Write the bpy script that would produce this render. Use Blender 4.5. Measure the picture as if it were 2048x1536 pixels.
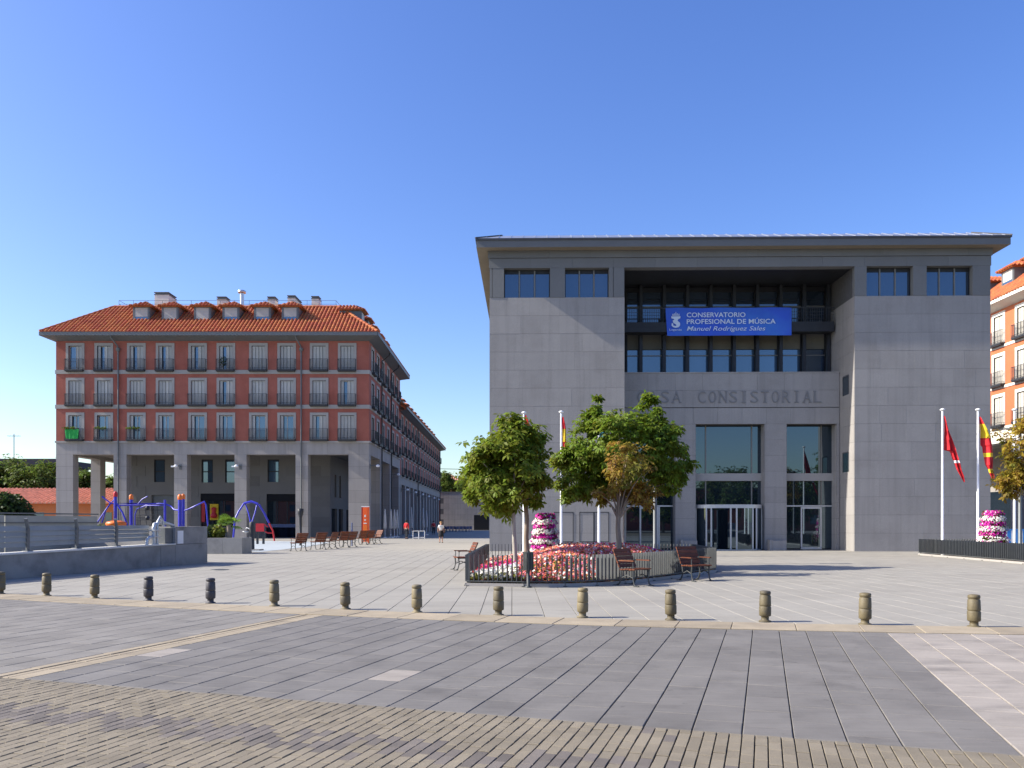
import bpy, bmesh, math, random
import numpy as np
from mathutils import Vector, Matrix
random.seed(7); RNG = np.random.default_rng(11)
R = math.radians
scene = bpy.context.scene
for o in list(bpy.data.objects): bpy.data.objects.remove(o)
COL = scene.collection

# ------------------------------------------------------------------ camera
FPX, CX0, HOR, HC = 1600.0, 1024.0, 1044.0, 1.6      # focal length / centre / horizon in photo pixels, eye height
cam = bpy.data.cameras.new('camera'); camo = bpy.data.objects.new('camera', cam); COL.objects.link(camo)
camo.location = (0, 0, HC); camo.rotation_euler = (R(90), 0, 0)
cam.sensor_width = 36.0; cam.lens = FPX / 2048 * 36.0
cam.shift_y = (HOR - 768) / 2048.0
cam.clip_start = 0.1; cam.clip_end = 6000
scene.camera = camo

# ------------------------------------------------------------------ sky and sun
SUN_EL, SUN_AZ = 35.0, 4.2        # rays travel towards +X, turned SUN_AZ degrees towards +Y
w = bpy.data.worlds.new('World'); scene.world = w; w.use_nodes = True
nt = w.node_tree; bg = nt.nodes['Background']
sky = nt.nodes.new('ShaderNodeTexSky'); sky.sky_type = 'NISHITA'; sky.sun_disc = False
sky.sun_elevation = R(SUN_EL); sky.sun_rotation = R(270 - SUN_AZ)
sky.altitude = 600; sky.air_density = 1.15; sky.dust_density = 2.0; sky.ozone_density = 3.0
hsv = nt.nodes.new('ShaderNodeHueSaturation'); hsv.inputs['Saturation'].default_value = 1.24; hsv.inputs['Hue'].default_value = 0.518
nt.links.new(sky.outputs[0], hsv.inputs['Color']); nt.links.new(hsv.outputs[0], bg.inputs[0]); bg.inputs[1].default_value = 0.142
sun = bpy.data.lights.new('sun', 'SUN'); sun.energy = 5.0; sun.angle = R(0.53); sun.color = (1.0, 0.93, 0.82)
suno = bpy.data.objects.new('sun', sun); COL.objects.link(suno)
SD = Vector((math.cos(R(SUN_EL)) * math.cos(R(SUN_AZ)), math.cos(R(SUN_EL)) * math.sin(R(SUN_AZ)), -math.sin(R(SUN_EL))))
suno.rotation_euler = SD.to_track_quat('-Z', 'Y').to_euler()
suno.location = (-60, -10, 60)
vs = scene.view_settings; vs.view_transform = 'Standard'; vs.look = 'None'; vs.gamma = 1.0; vs.exposure = 0.80
vs.use_curve_mapping = False

# ------------------------------------------------------------------ helpers
def PX(x, Y): return (x - CX0) / FPX * Y
def PZ(y, Y): return HC + (HOR - y) / FPX * Y
def GP(x, y):
    Y = HC * FPX / (y - HOR); return (PX(x, Y), Y)

class MB:
    def __init__(s): s.v = []; s.f = []; s.m = []; s.sm = []
    def add(s, vs_, fs, mi=0, smooth=False):
        b = len(s.v); s.v += [tuple(p) for p in vs_]
        for f in fs: s.f.append(tuple(b + i for i in f)); s.m.append(mi); s.sm.append(smooth)
        return s
    def box(s, x0, x1, y0, y1, z0, z1, mi=0):
        return s.add([(x0,y0,z0),(x1,y0,z0),(x1,y1,z0),(x0,y1,z0),(x0,y0,z1),(x1,y0,z1),(x1,y1,z1),(x0,y1,z1)],
              [(0,3,2,1),(4,5,6,7),(0,1,5,4),(1,2,6,5),(2,3,7,6),(3,0,4,7)], mi)
    def bar(s, p, q, w, h, mi=0, up=(0,0,1)):
        p = Vector(p); q = Vector(q); d = (q - p).normalized(); up = Vector(up)
        if abs(d.dot(up)) > .99: up = Vector((0,1,0))
        a = d.cross(up).normalized() * w / 2; b = a.cross(d).normalized() * h / 2
        vs_ = [p-a-b, p+a-b, p+a+b, p-a+b, q-a-b, q+a-b, q+a+b, q-a+b]
        return s.add(vs_, [(0,1,2,3),(7,6,5,4),(0,4,5,1),(1,5,6,2),(2,6,7,3),(3,7,4,0)], mi)
    def tube(s, pts, r, n=8, mi=0, caps=True, smooth=True):
        pts = [Vector(p) for p in pts]; rs = r if isinstance(r, (list, tuple)) else [r]*len(pts)
        vs_ = []; fs = []
        ref = Vector((0.3,0.9,0.2)).normalized()
        for i, p in enumerate(pts):
            d = (pts[min(i+1,len(pts)-1)] - pts[max(i-1,0)]).normalized()
            rr = ref if abs(d.dot(ref)) < .95 else Vector((1,0,0))
            a = d.cross(rr).normalized(); b = d.cross(a)
            for k in range(n):
                t = 2*math.pi*k/n; vs_.append(p + (a*math.cos(t) + b*math.sin(t))*rs[i])
        for i in range(len(pts)-1):
            for k in range(n):
                k2 = (k+1) % n; fs.append((i*n+k, i*n+k2, (i+1)*n+k2, (i+1)*n+k))
        s.add(vs_, fs, mi, smooth)
        if caps:
            s.add(vs_[:n], [tuple(range(n))[::-1]], mi); s.add(vs_[-n:], [tuple(range(n))], mi)
        return s
    def lathe(s, prof, n=16, c=(0,0,0), mi=0, smooth=True):
        vs_ = []; fs = []
        for r, z in prof:
            for k in range(n):
                t = 2*math.pi*k/n; vs_.append((c[0]+r*math.cos(t), c[1]+r*math.sin(t), c[2]+z))
        for i in range(len(prof)-1):
            for k in range(n):
                k2 = (k+1) % n; fs.append((i*n+k, i*n+k2, (i+1)*n+k2, (i+1)*n+k))
        s.add(vs_, fs, mi, smooth)
        s.add(vs_[-n:], [tuple(range(n))], mi)
        return s
    def slab(s, poly, ztop, ch=0.006, th=0.04, mi=0):
        n = len(poly); cx = sum(p[0] for p in poly)/n; cy = sum(p[1] for p in poly)/n
        ins = []
        for x, y in poly:
            d = math.hypot(x-cx, y-cy); k = max(0, 1 - 1.4*ch/max(d,1e-4)); ins.append((cx+(x-cx)*k, cy+(y-cy)*k))
        vs_ = [(x,y,ztop) for x,y in ins] + [(x,y,ztop-ch) for x,y in poly] + [(x,y,ztop-th) for x,y in poly]
        fs = [tuple(range(n))]
        for i in range(n):
            j = (i+1) % n; fs += [(i, n+i, n+j, j), (n+i, 2*n+i, 2*n+j, n+j)]
        return s.add(vs_, fs, mi)
    def mesh(s, name, mats):
        me = bpy.data.meshes.new(name); me.from_pydata(s.v, [], s.f)
        for m in (mats if isinstance(mats, (list, tuple)) else [mats]): me.materials.append(m)
        if len(me.polygons) == len(s.m):
            me.polygons.foreach_set('material_index', s.m); me.polygons.foreach_set('use_smooth', s.sm)
        me.update(); return me

def obj(name, data, mat=None, parent=None, loc=(0,0,0), rz=0.0, scale=None):
    if isinstance(data, MB): data = data.mesh(name, mat)
    o = bpy.data.objects.new(name, data); COL.objects.link(o)
    o.location = loc; o.rotation_euler = (0,0,rz)
    if scale: o.scale = scale
    if parent: o.parent = parent
    return o
def thing(name, label, cat, loc=(0,0,0), rz=0.0, group=None):
    o = obj(name, None, None, None, loc, rz); o.empty_display_size = .2
    return tag(o, label, cat, group)
def tag(o, label, cat, group=None):
    o['label'] = label; o['category'] = cat
    if group: o['group'] = group
    return o
def struct(o): o['kind'] = 'structure'; return o
def stuff(o): o['kind'] = 'stuff'; return o
def copy_tree(o, parent=None, label=None):
    c = o.copy(); COL.objects.link(c); c.parent = parent
    if label: c['label'] = label
    for ch in list(o.children): copy_tree(ch, c)
    return c
ORD = ['first','second','third','fourth','fifth','sixth','seventh','eighth','ninth','tenth','eleventh','twelfth','thirteenth','fourteenth']

# ------------------------------------------------------------------ materials
def mat(name, col, rough=.85, var=.15, scale=3.0, bump=.15, bscale=60.0, spec=.3, metal=0.0, rnd=.0, isl=.0,
        col2=None, c2scale=.6, c2lo=.5, c2hi=.7, dist=.01, speck=0.0, stretch=None, ior=None, hue=0.0, c2amt=1.0, spots=0.0, spscale=7.0, splo=.66, streak=0.0, brush=0.0, brot=17.5):
    m = bpy.data.materials.new(name); m.use_nodes = True; t = m.node_tree; N = t.nodes; L = t.links
    b = N['Principled BSDF']
    b.inputs['Roughness'].default_value = rough; b.inputs['Metallic'].default_value = metal
    b.inputs['Specular IOR Level'].default_value = spec
    if ior: b.inputs['IOR'].default_value = ior; b.inputs['Specular IOR Level'].default_value = .5
    geo = N.new('ShaderNodeNewGeometry'); vec = geo.outputs['Position']
    if stretch:
        mp = N.new('ShaderNodeMapping'); mp.inputs['Scale'].default_value = stretch; L.new(vec, mp.inputs[0]); vec = mp.outputs[0]
    def noise(sc, det=4):
        n = N.new('ShaderNodeTexNoise'); n.inputs['Scale'].default_value = sc; n.inputs['Detail'].default_value = det
        n.inputs['Roughness'].default_value = .6; L.new(vec, n.inputs['Vector']); return n.outputs['Fac']
    def math_(op, a, bb):
        n = N.new('ShaderNodeMath'); n.operation = op
        for i, x in enumerate((a, bb)):
            if isinstance(x, (int, float)): n.inputs[i].default_value = x
            else: L.new(x, n.inputs[i])
        return n.outputs[0]
    val = 1.0
    def addv(src, amt):
        nonlocal val
        val = math_('ADD', val, math_('MULTIPLY', math_('SUBTRACT', src, .5), 2*amt))
    if var: addv(noise(scale), var*1.6)
    if speck: addv(noise(bscale, 2), speck*1.6)
    if rnd:
        oi = N.new('ShaderNodeObjectInfo'); addv(oi.outputs['Random'], rnd)
    if isl: addv(geo.outputs['Random Per Island'], isl)
    def darken(src, lo, hi, amt):
        nonlocal val
        mr = N.new('ShaderNodeMapRange'); mr.inputs[1].default_value = lo; mr.inputs[2].default_value = hi; L.new(src, mr.inputs[0])
        val = math_('SUBTRACT', val, math_('MULTIPLY', mr.outputs[0], amt))
    if spots: darken(noise(spscale, 3), splo, splo+.06, spots); darken(noise(spscale*.23, 6), .55, .75, spots*.9)
    if streak:
        mp2 = N.new('ShaderNodeMapping'); mp2.inputs['Scale'].default_value = (2.6,2.6,.10); L.new(geo.outputs['Position'], mp2.inputs[0])
        ns = N.new('ShaderNodeTexNoise'); ns.inputs['Scale'].default_value = 1.0; ns.inputs['Detail'].default_value = 6; ns.inputs['Roughness'].default_value = .65; L.new(mp2.outputs[0], ns.inputs['Vector'])
        darken(ns.outputs['Fac'], .48, .78, streak)
    if brush:
        mp3 = N.new('ShaderNodeMapping'); mp3.inputs['Rotation'].default_value = (0,0,R(brot)); mp3.inputs['Scale'].default_value = (1.6,20,1); L.new(geo.outputs['Position'], mp3.inputs[0])
        nb3 = N.new('ShaderNodeTexNoise'); nb3.inputs['Scale'].default_value = 1.0; nb3.inputs['Detail'].default_value = 5; nb3.inputs['Roughness'].default_value = .7; L.new(mp3.outputs[0], nb3.inputs['Vector'])
        addv(nb3.outputs['Fac'], brush)
    base = None
    if col2 is not None:
        mx = N.new('ShaderNodeMix'); mx.data_type = 'RGBA'
        mr = N.new('ShaderNodeMapRange'); mr.inputs[1].default_value = c2lo; mr.inputs[2].default_value = c2hi
        mr.inputs[4].default_value = c2amt
        L.new(noise(c2scale, 5), mr.inputs[0]); L.new(mr.outputs[0], mx.inputs[0])
        mx.inputs[6].default_value = (*col, 1); mx.inputs[7].default_value = (*col2, 1); base = mx.outputs[2]
    hs = N.new('ShaderNodeHueSaturation')
    if base: L.new(base, hs.inputs['Color'])
    else: hs.inputs['Color'].default_value = (*col, 1)
    if not isinstance(val, float): L.new(val, hs.inputs['Value'])
    if hue:
        L.new(math_('ADD', .5, math_('MULTIPLY', math_('SUBTRACT', geo.outputs['Random Per Island'], .5), 2*hue)), hs.inputs['Hue'])
    L.new(hs.outputs[0], b.inputs['Base Color'])
    if bump:
        bp = N.new('ShaderNodeBump'); bp.inputs['Strength'].default_value = bump; bp.inputs['Distance'].default_value = dist
        L.new(noise(bscale, 5), bp.inputs['Height']); L.new(bp.outputs[0], b.inputs['Normal'])
    return m

def leaf_mat(name, col, col2=None, lo=.5, hi=.62, c2scale=.9, isl=.38, trans=.46, hue=.025):
    m = mat(name, col, rough=.55, var=.15, scale=1.5, bump=0, spec=.25, isl=isl, col2=col2, c2scale=c2scale, c2lo=lo, c2hi=hi, hue=hue)
    t = m.node_tree; N = t.nodes; L = t.links; b = N['Principled BSDF']; out = N['Material Output']
    tr = N.new('ShaderNodeBsdfTranslucent'); mx = N.new('ShaderNodeMixShader'); mx.inputs[0].default_value = trans
    src = b.inputs['Base Color'].links[0].from_socket
    L.new(src, tr.inputs[0]); L.new(b.outputs[0], mx.inputs[1]); L.new(tr.outputs[0], mx.inputs[2]); L.new(mx.outputs[0], out.inputs[0])
    return m

M = {}
M['ground']   = mat('ground', (.22,.21,.185), var=.12, scale=.4, bump=.1, bscale=5)
M['joint']    = mat('joint_dirt', (.045,.042,.038), var=.3, scale=9)
M['joint_m']  = mat('joint_mortar', (.062,.056,.047), var=.3, scale=9)
M['joint_l']  = mat('joint_sand', (.17,.16,.14), var=.3, scale=9)
M['slab_g']   = mat('slab_grey', (.158,.148,.134), brush=.26, spots=.26, var=.16, scale=1.2, bump=.25, bscale=90, rnd=.08, isl=.08, speck=.10, col2=(.122,.114,.103), c2scale=.9, c2lo=.52, c2hi=.75, spec=.35, rough=.75)
M['slab_g2']  = mat('slab_grey_left', (.19,.178,.16), brush=.24, spots=.24, var=.14, scale=1.5, bump=.25, bscale=90, rnd=.09, isl=.09, speck=.10, col2=(.152,.142,.129), c2lo=.5, c2hi=.75)
M['slab_w']   = mat('slab_pale', (.29,.26,.226), brush=.28, spots=.22, var=.14, scale=2.2, bump=.25, bscale=80, rnd=.08, isl=.08, speck=.1, col2=(.215,.195,.175), c2scale=1.6, c2lo=.48, c2hi=.72, stretch=(.6,1.6,1))
M['slab_far'] = mat('slab_plaza', (.288,.272,.235), brush=.20, brot=0, spots=.18, var=.10, scale=.9, bump=.2, bscale=70, rnd=.035, isl=.035, speck=.08, col2=(.24,.225,.197), c2scale=.35, c2lo=.5, c2hi=.75, stretch=(.5,1.4,1))
M['brick']    = mat('paver_tan', (.21,.18,.132), var=.16, scale=2.5, bump=.5, bscale=150, rnd=.11, isl=.11, speck=.16, col2=(.16,.138,.102), c2scale=.8, c2lo=.5, c2hi=.72)
M['brick_d']  = mat('paver_dark', (.142,.124,.108), var=.15, scale=3, bump=.5, bscale=150, rnd=.2, isl=.2, speck=.12)
M['kerb']     = mat('kerb_cream', (.31,.26,.185), var=.14, scale=2.5, bump=.25, bscale=80, rnd=.1, speck=.08, col2=(.25,.21,.155), c2scale=1.5, c2lo=.5, c2hi=.7)
M['granite']  = mat('granite_panel', (.30,.284,.27), var=.07, scale=.8, bump=.12, bscale=35, rnd=.045, speck=.16, streak=.17, col2=(.255,.238,.224), c2scale=.5, c2lo=.52, c2hi=.8, rough=.8)
M['granite2'] = mat('granite_arcade', (.32,.295,.275), var=.08, scale=.7, bump=.1, bscale=20, rnd=.07, speck=.1, streak=.22)
M['granite_shaded'] = mat('granite_arcade_shaded', (.165,.16,.155), var=.08, scale=.7, bump=.1, bscale=20, rnd=.09, speck=.1)  # arcade granite darkened: the shade inside the arcade is put into its colour
M['gjoint']   = mat('granite_joint', (.10,.098,.10), var=.2, scale=6)
M['concrete'] = mat('concrete', (.29,.28,.262), var=.16, scale=1.4, bump=.3, bscale=40, col2=(.155,.15,.145), c2scale=1.0, c2lo=.5, c2hi=.75, speck=.06)
M['redbrick'] = mat('red_brick', (.34,.11,.078), var=.14, scale=1.2, bump=.2, bscale=12, speck=.10, streak=.12, col2=(.30,.083,.057), c2scale=.35, c2lo=.45, c2hi=.75)
M['redbrick_r'] = mat('orange_brick', (.50,.155,.07), var=.10, scale=1.2, bump=.2, bscale=12, speck=.08)
M['lime']     = mat('limestone_trim', (.34,.32,.295), var=.08, scale=1.4, bump=.1, bscale=25)
M['limew']    = mat('pale_trim', (.70,.67,.60), var=.06, scale=1.4, bump=.1, bscale=25)
M['shutter']  = mat('shutter_paint', (.44,.435,.40), var=.08, scale=2, bump=.05, rough=.6, rnd=.10)
M['dark']     = mat('dark_interior', (.012,.013,.017), var=.1, bump=0, rough=.9)
M['iron']     = mat('black_iron', (.035,.037,.042), var=.2, scale=8, bump=.1, rough=.6, spec=.4)
M['tile']     = mat('roof_tile', (.41,.125,.05), var=.14, scale=1.2, bump=.2, bscale=20, isl=.10, col2=(.35,.10,.04), c2scale=.7, c2lo=.45, c2hi=.7, hue=.012)
M['gutter']   = mat('zinc_gutter', (.12,.13,.135), var=.1, scale=2, bump=.03, rough=.5, spec=.5)
M['zinc']     = mat('zinc_roof', (.55,.56,.58), var=.1, scale=2, bump=.05, rough=.35, metal=.8)
M['zincd']    = mat('zinc_edge', (.06,.062,.07), var=.15, scale=2, bump=.05, rough=.5, metal=.3)
M['soffit']   = mat('soffit_concrete', (.24,.205,.155), var=.1, scale=1.5, bump=.1)
M['mullion']  = mat('alu_mullion', (.20,.19,.17), var=.1, rough=.45, metal=.3, bump=0)
M['alu']      = mat('alu_frame', (.52,.53,.54), var=.08, rough=.4, metal=.5, bump=0)
M['steel_d']  = mat('dark_steel', (.028,.030,.036), var=.2, rough=.5, bump=.03)
M['white']    = mat('white_paint', (.80,.80,.80), var=.04, rough=.4, bump=.02)
M['blind']    = mat('cream_blind', (.15,.14,.11), var=.1, rough=.8, bump=.05, rnd=.12)
M['galv']     = mat('galvanised_sheet', (.34,.35,.33), var=.12, scale=2, rough=.5, metal=.35, bump=.05, rnd=.08)
M['galvp']    = mat('galvanised_post', (.15,.16,.165), var=.15, scale=3, rough=.5, metal=.4, bump=.05)
M['granite_u'] = mat('granite_upper_storey', (.165,.168,.168), var=.07, scale=.8, bump=.12, bscale=35, rnd=.05, speck=.12)
M['fascia']   = mat('fascia_metal', (.13,.135,.14), var=.08, scale=1, bump=.04, rough=.6)
M['shutterw'] = mat('pale_shutter', (.60,.57,.50), var=.05, scale=2, bump=.05, rough=.6, rnd=.08)
M['bollard_d'] = mat('bollard_dark_iron', (.055,.052,.058), var=.28, scale=10, bump=.25, bscale=60, rough=.55, spec=.4)
M['wood']     = mat('bench_wood', (.125,.035,.013), var=.25, scale=6, bump=.2, bscale=40, rnd=.2, stretch=(1,1,6), rough=.6, spec=.35, col2=(.24,.09,.035), c2scale=3, c2lo=.55, c2hi=.75)
M['castiron'] = mat('cast_iron', (.05,.055,.055), var=.25, scale=8, bump=.1, rough=.55, spec=.5)
M['bollard']  = mat('bollard_iron', (.145,.118,.064), var=.28, scale=10, bump=.25, bscale=60, rnd=.30, rough=.6, spec=.4, col2=(.075,.07,.06), c2scale=5, c2lo=.5, c2hi=.7)
M['bark']     = mat('bark', (.27,.22,.17), var=.3, scale=6, bump=.6, bscale=25, stretch=(1,1,.3), col2=(.14,.11,.085), c2scale=3, c2lo=.45, c2hi=.7)
M['barkp']    = mat('pale_bark', (.40,.37,.31), var=.25, scale=6, bump=.5, bscale=25, stretch=(1,1,.4), col2=(.24,.21,.16), c2scale=3, c2lo=.55, c2hi=.7)
M['soil']     = mat('soil', (.06,.042,.028), var=.3, scale=6, bump=.6)
M['fence']    = mat('fence_paint', (.07,.076,.078), var=.15, scale=5, bump=.05, rough=.5, spec=.5, rnd=.10)
M['bluep']    = mat('blue_powder_coat', (.035,.035,.42), var=.08, rough=.35, spec=.5, bump=0)
M['orangep']  = mat('orange_plastic', (.80,.17,.015), var=.06, rough=.4, spec=.5, bump=0)
M['redp']     = mat('red_plastic', (.50,.03,.04), var=.08, rough=.4, bump=0)
M['totem']    = mat('totem_orange', (.85,.13,.03), var=.05, rough=.4, bump=0)
M['totem2']   = mat('totem_dark_red', (.30,.03,.015), var=.05, rough=.4, bump=0)
M['rubber']   = mat('play_surface', (.36,.40,.42), var=.1, scale=1, bump=.2)
M['orangewall'] = mat('orange_brick_wall', (.55,.19,.075), var=.12, scale=.8, bump=.2, bscale=9, speck=.1)
M['pinktile'] = mat('pink_roof_tile', (.60,.30,.21), var=.15, scale=.8, bump=.2, bscale=15, isl=.15)
M['navyroof'] = mat('dark_roof', (.045,.042,.055), var=.15, bump=.05)
M['skin']     = mat('skin', (.48,.27,.19), var=.06, bump=0, rough=.6)
M['hair']     = mat('hair_blond', (.35,.2,.09), var=.3, scale=30, bump=.2)
M['hairb']    = mat('hair_dark', (.03,.022,.018), var=.3, scale=30, bump=.2)
M['shirtw']   = mat('white_shirt', (.72,.71,.69), var=.1, scale=12, bump=.3, bscale=14, col2=(.20,.22,.22), c2scale=9, c2lo=.60, c2hi=.64)
M['skirt']    = mat('black_cloth', (.02,.02,.024), var=.2, bump=.2, bscale=14)
M['shirtr']   = mat('red_shirt', (.55,.03,.035), var=.1, bump=.3, bscale=14)
M['trouser']  = mat('dark_trousers', (.03,.035,.045), var=.2, bump=.2, bscale=14)
M['canvas']   = mat('parasol_canvas', (.60,.58,.55), var=.1, bump=.2, bscale=20)
M['bannerb']  = mat('banner_blue', (.03,.10,.62), var=.12, scale=.6, bump=.15, bscale=3, dist=.05, rough=.5, spec=.4, col2=(.05,.20,.62), c2scale=.28, c2lo=.45, c2hi=.75)
M['bannert']  = mat('banner_print', (.62,.72,.88), var=.04, rough=.5, bump=0)
M['letter']   = mat('bronze_letter', (.195,.19,.19), var=.1, rough=.5, bump=0)
M['flagr']    = mat('flag_red', (.60,.02,.03), var=.1, rough=.7, bump=.1, bscale=8)
M['flagy']    = mat('flag_yellow', (.80,.55,.03), var=.1, rough=.7, bump=.1, bscale=8)
M['flagb']    = mat('flag_blue_green', (.02,.20,.28), var=.1, rough=.7, bump=.1, bscale=8)
M['flaggrn']  = mat('banner_green', (.02,.32,.06), var=.1, rough=.7, bump=.1, bscale=8)
M['blue_b']   = mat('barrier_blue', (.05,.25,.62), var=.1, rough=.5, bump=0)
M['yellow_s'] = mat('sign_yellow', (.62,.42,.02), var=.1, rough=.5, bump=0)
M['navy_pan'] = mat('shop_panel', (.10,.13,.24), var=.1, rough=.5, bump=0)
M['leafy']    = leaf_mat('chestnut_leaf', (.175,.22,.022), col2=(.23,.155,.02), lo=.60, hi=.78)
M['leafg']    = leaf_mat('chestnut_leaf_green', (.15,.21,.02), col2=(.25,.23,.028), lo=.56, hi=.76)
M['leafb']    = leaf_mat('chestnut_leaf_brown', (.29,.175,.03), col2=(.19,.19,.03), lo=.42, hi=.6)
M['leafa']    = leaf_mat('autumn_leaf', (.30,.20,.025), col2=(.12,.13,.022), lo=.5, hi=.65)
M['leafd']    = leaf_mat('far_leaf', (.11,.155,.026), col2=(.16,.19,.035), lo=.5, hi=.7, c2scale=.3)
M['leafc']    = leaf_mat('conifer_leaf', (.04,.065,.018))
M['palm']     = leaf_mat('palm_leaf', (.16,.26,.035))
M['greens']   = leaf_mat('bed_greens', (.19,.21,.035))
M['fpink']    = leaf_mat('flower_pink', (.72,.20,.28), isl=.2, trans=.2)
M['fsalm']    = leaf_mat('flower_salmon', (.78,.24,.12), isl=.25, trans=.2)
M['fred']     = leaf_mat('flower_red', (.55,.03,.03), isl=.3, trans=.2)
M['fwhite']   = leaf_mat('flower_white', (.80,.78,.72), isl=.12, trans=.2, hue=0)
M['fmag']     = leaf_mat('flower_magenta', (.62,.02,.36), isl=.35, trans=.2)
M['fbronze']  = leaf_mat('bronze_foliage', (.16,.05,.02), isl=.3, trans=.2)

def glass(name, col, ior=2.3, rough=.02, wob=.0):
    m = mat(name, col, rough=rough, var=.05, scale=.4, bump=wob, bscale=.6, dist=.02, ior=ior, rnd=.25)
    m.node_tree.nodes['Principled BSDF'].inputs['Specular Tint'].default_value = (.62,.82,1.0,1)
    return m
M['glass']   = glass('facade_glass', (.010,.016,.022), 2.2, .015)
M['glass_w'] = glass('window_glass', (.045,.08,.13), 2.4, .03)
M['glass_t'] = glass('office_glass', (.02,.03,.05), 2.3, .02)

# ------------------------------------------------------------------ ground and paving
g = MB(); g.add([(-3000,-3000,-.06),(3000,-3000,-.06),(3000,3000,-.06),(-3000,3000,-.06)], [(0,1,2,3)])
struct(obj('ground', g, M['ground']))
TH = R(17.5); CU, SU = math.cos(TH), math.sin(TH)
def UV(u, v): return (CU*u + SU*v, -SU*u + CU*v)       # plaza frame -> world
def toUV(x, y): return (CU*x - SU*y, SU*x + CU*y)
def clip(poly, a, b, c):                                # keep a*x+b*y <= c
    out = []
    for i in range(len(poly)):
        p, q = poly[i], poly[(i+1) % len(poly)]
        dp, dq = a*p[0]+b*p[1]-c, a*q[0]+b*q[1]-c
        if dp <= 0: out.append(p)
        if dp*dq < 0:
            t = dp/(dp-dq); out.append((p[0]+(q[0]-p[0])*t, p[1]+(q[1]-p[1])*t))
    return out
def area(p): return .5*abs(sum(p[i][0]*p[(i+1)%len(p)][1]-p[(i+1)%len(p)][0]*p[i][1] for i in range(len(p))))
def vb(u):                                              # bollard line, gently curved
    d = u + 5.0; return 12.95 + (.0125 if d > 0 else .0056)*d*d
def visible(x, y): return y > 4.6 and abs(x) < .66*y + .6

def paving(name, bedpoly, polys, m, mj, piece, z=0.0, ch=.006, limit=300, zb=-.02, jit=.0015):
    b = MB(); b.add([(x,y,zb) for x,y in bedpoly], [tuple(range(len(bedpoly)))])
    root = struct(obj(name, b, mj))
    polys = [p for p in polys if len(p) > 2 and area(p) > .0015]
    def key(p):
        x = sum(q[0] for q in p)/len(p); y = sum(q[1] for q in p)/len(p)
        return (0 if visible(x, y) else 1, y*y + .1*x*x)
    polys.sort(key=key)
    rest = MB(); cache = {}
    for i, p in enumerate(polys):
        zt = z + random.uniform(-jit, jit)
        if i < limit:
            cx = sum(q[0] for q in p)/len(p); cy = sum(q[1] for q in p)/len(p)
            loc = [(round(q[0]-cx,4), round(q[1]-cy,4)) for q in p]; k = tuple(loc)
            if k not in cache: cache[k] = MB().slab(loc, 0, ch, .03).mesh(piece, m)
            obj(piece, cache[k], None, root, (cx, cy, zt))
        else: rest.slab(p, zt, ch, .03)
    if rest.f: stuff(obj(piece + '_rows', rest, m, root))
    return root

def rect(u0, u1, v0, v1, gu=.004, gv=.002):
    return [UV(u0+gu, v0+gv), UV(u1-gu, v0+gv), UV(u1-gu, v1-gv), UV(u0+gu, v1-gv)]
def clip_kerb(p, far, off):
    u = sum(toUV(*q)[0] for q in p)/len(p); d = .05
    sl = (vb(u+d)-vb(u-d))/(2*d); v0 = vb(u)+off        # v = v0 + sl*(uu-u)
    # v - sl*uu <= v0 - sl*u ; in world: u = CU x - SU y ; v = SU x + CU y
    a, b, c = SU - sl*CU, CU + sl*SU, v0 - sl*u
    return clip(p, -a, -b, -c) if far else clip(p, a, b, c)
V_BR, KN, KF = 6.28, -.86, -.04
SW, SL = .37, .56
grey, left, pale = [], [], []
u = 1.69
while u > -7.05:
    off = random.uniform(0, SL)
    v = V_BR - off
    while v < 13.0:
        p = clip_kerb(clip(rect(u-SW, u, max(v, V_BR), v+SL, .0042, .0015), 1, 0, 1e6), False, KN) if v+SL > V_BR+.03 else []
        grey.append(p); v += SL
    u -= SW
uL = u
u = -7.68
while u > -19:
    off = random.uniform(0, SL); v = V_BR - off
    while v < 13.5:
        if v+SL > V_BR+.03: left.append(clip_kerb(rect(u-SW, u, max(v, V_BR), v+SL, .004, .0015), False, KN))
        v += SL
    u -= SW
u = 1.69
while u < 14:
    off = random.uniform(0, SL); v = V_BR - off
    while v < 17:
        if v+SL > V_BR+.03: pale.append(clip_kerb(rect(u, u+SW, max(v, V_BR), v+SL, .006, .002), False, KN))
        v += SL
    u += SW
for i, p in enumerate(grey):     # two replaced pale slabs are made below
    pass
def bedq(u0, u1, v0, v1): return [UV(u0, v0), UV(u1, v0), UV(u1, v1), UV(u0, v1)]
pv = paving('grey_slab_pavement', bedq(uL, 1.69, V_BR, 13.0), grey, M['slab_g'], M['joint'], 'slab')
paving('left_slab_pavement', bedq(-19, -7.68, V_BR, 14), left, M['slab_g2'], M['joint'], 'slab')
paving('pale_slab_pavement', bedq(1.69, 14, V_BR, 16), pale, M['slab_w'], M['joint_l'], 'slab')
# replaced pale slabs in the grey paving
for (px, py) in ((800, 1353), (352, 1308)):
    best = min((o for o in pv.children if o.name.startswith('slab') and not o.name.startswith('slab_rows')), key=lambda o: math.hypot(o.location.x-GP(px,py)[0], o.location.y-GP(px,py)[1]))
    me = best.data.copy(); me.materials.clear(); me.materials.append(M['slab_w']); best.data = me
    best['label'] = 'pale replacement slab among the grey ones'
# tan channel strip that runs towards the kerb
chan = []
for (a, b_) in ((uL-.22, uL-.005), (-7.51, uL-.225), (-7.68+.005, -7.68+.13)):
    v = V_BR
    while v < 13.0:
        chan.append(clip_kerb(rect(a, b_, v, v+.5, .003, .003), False, KN)); v += .5
paving('drain_channel', bedq(-7.68, uL, V_BR, 12.6), chan, M['kerb'], M['brick_d'], 'channel_stone', zb=-.03)
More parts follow.
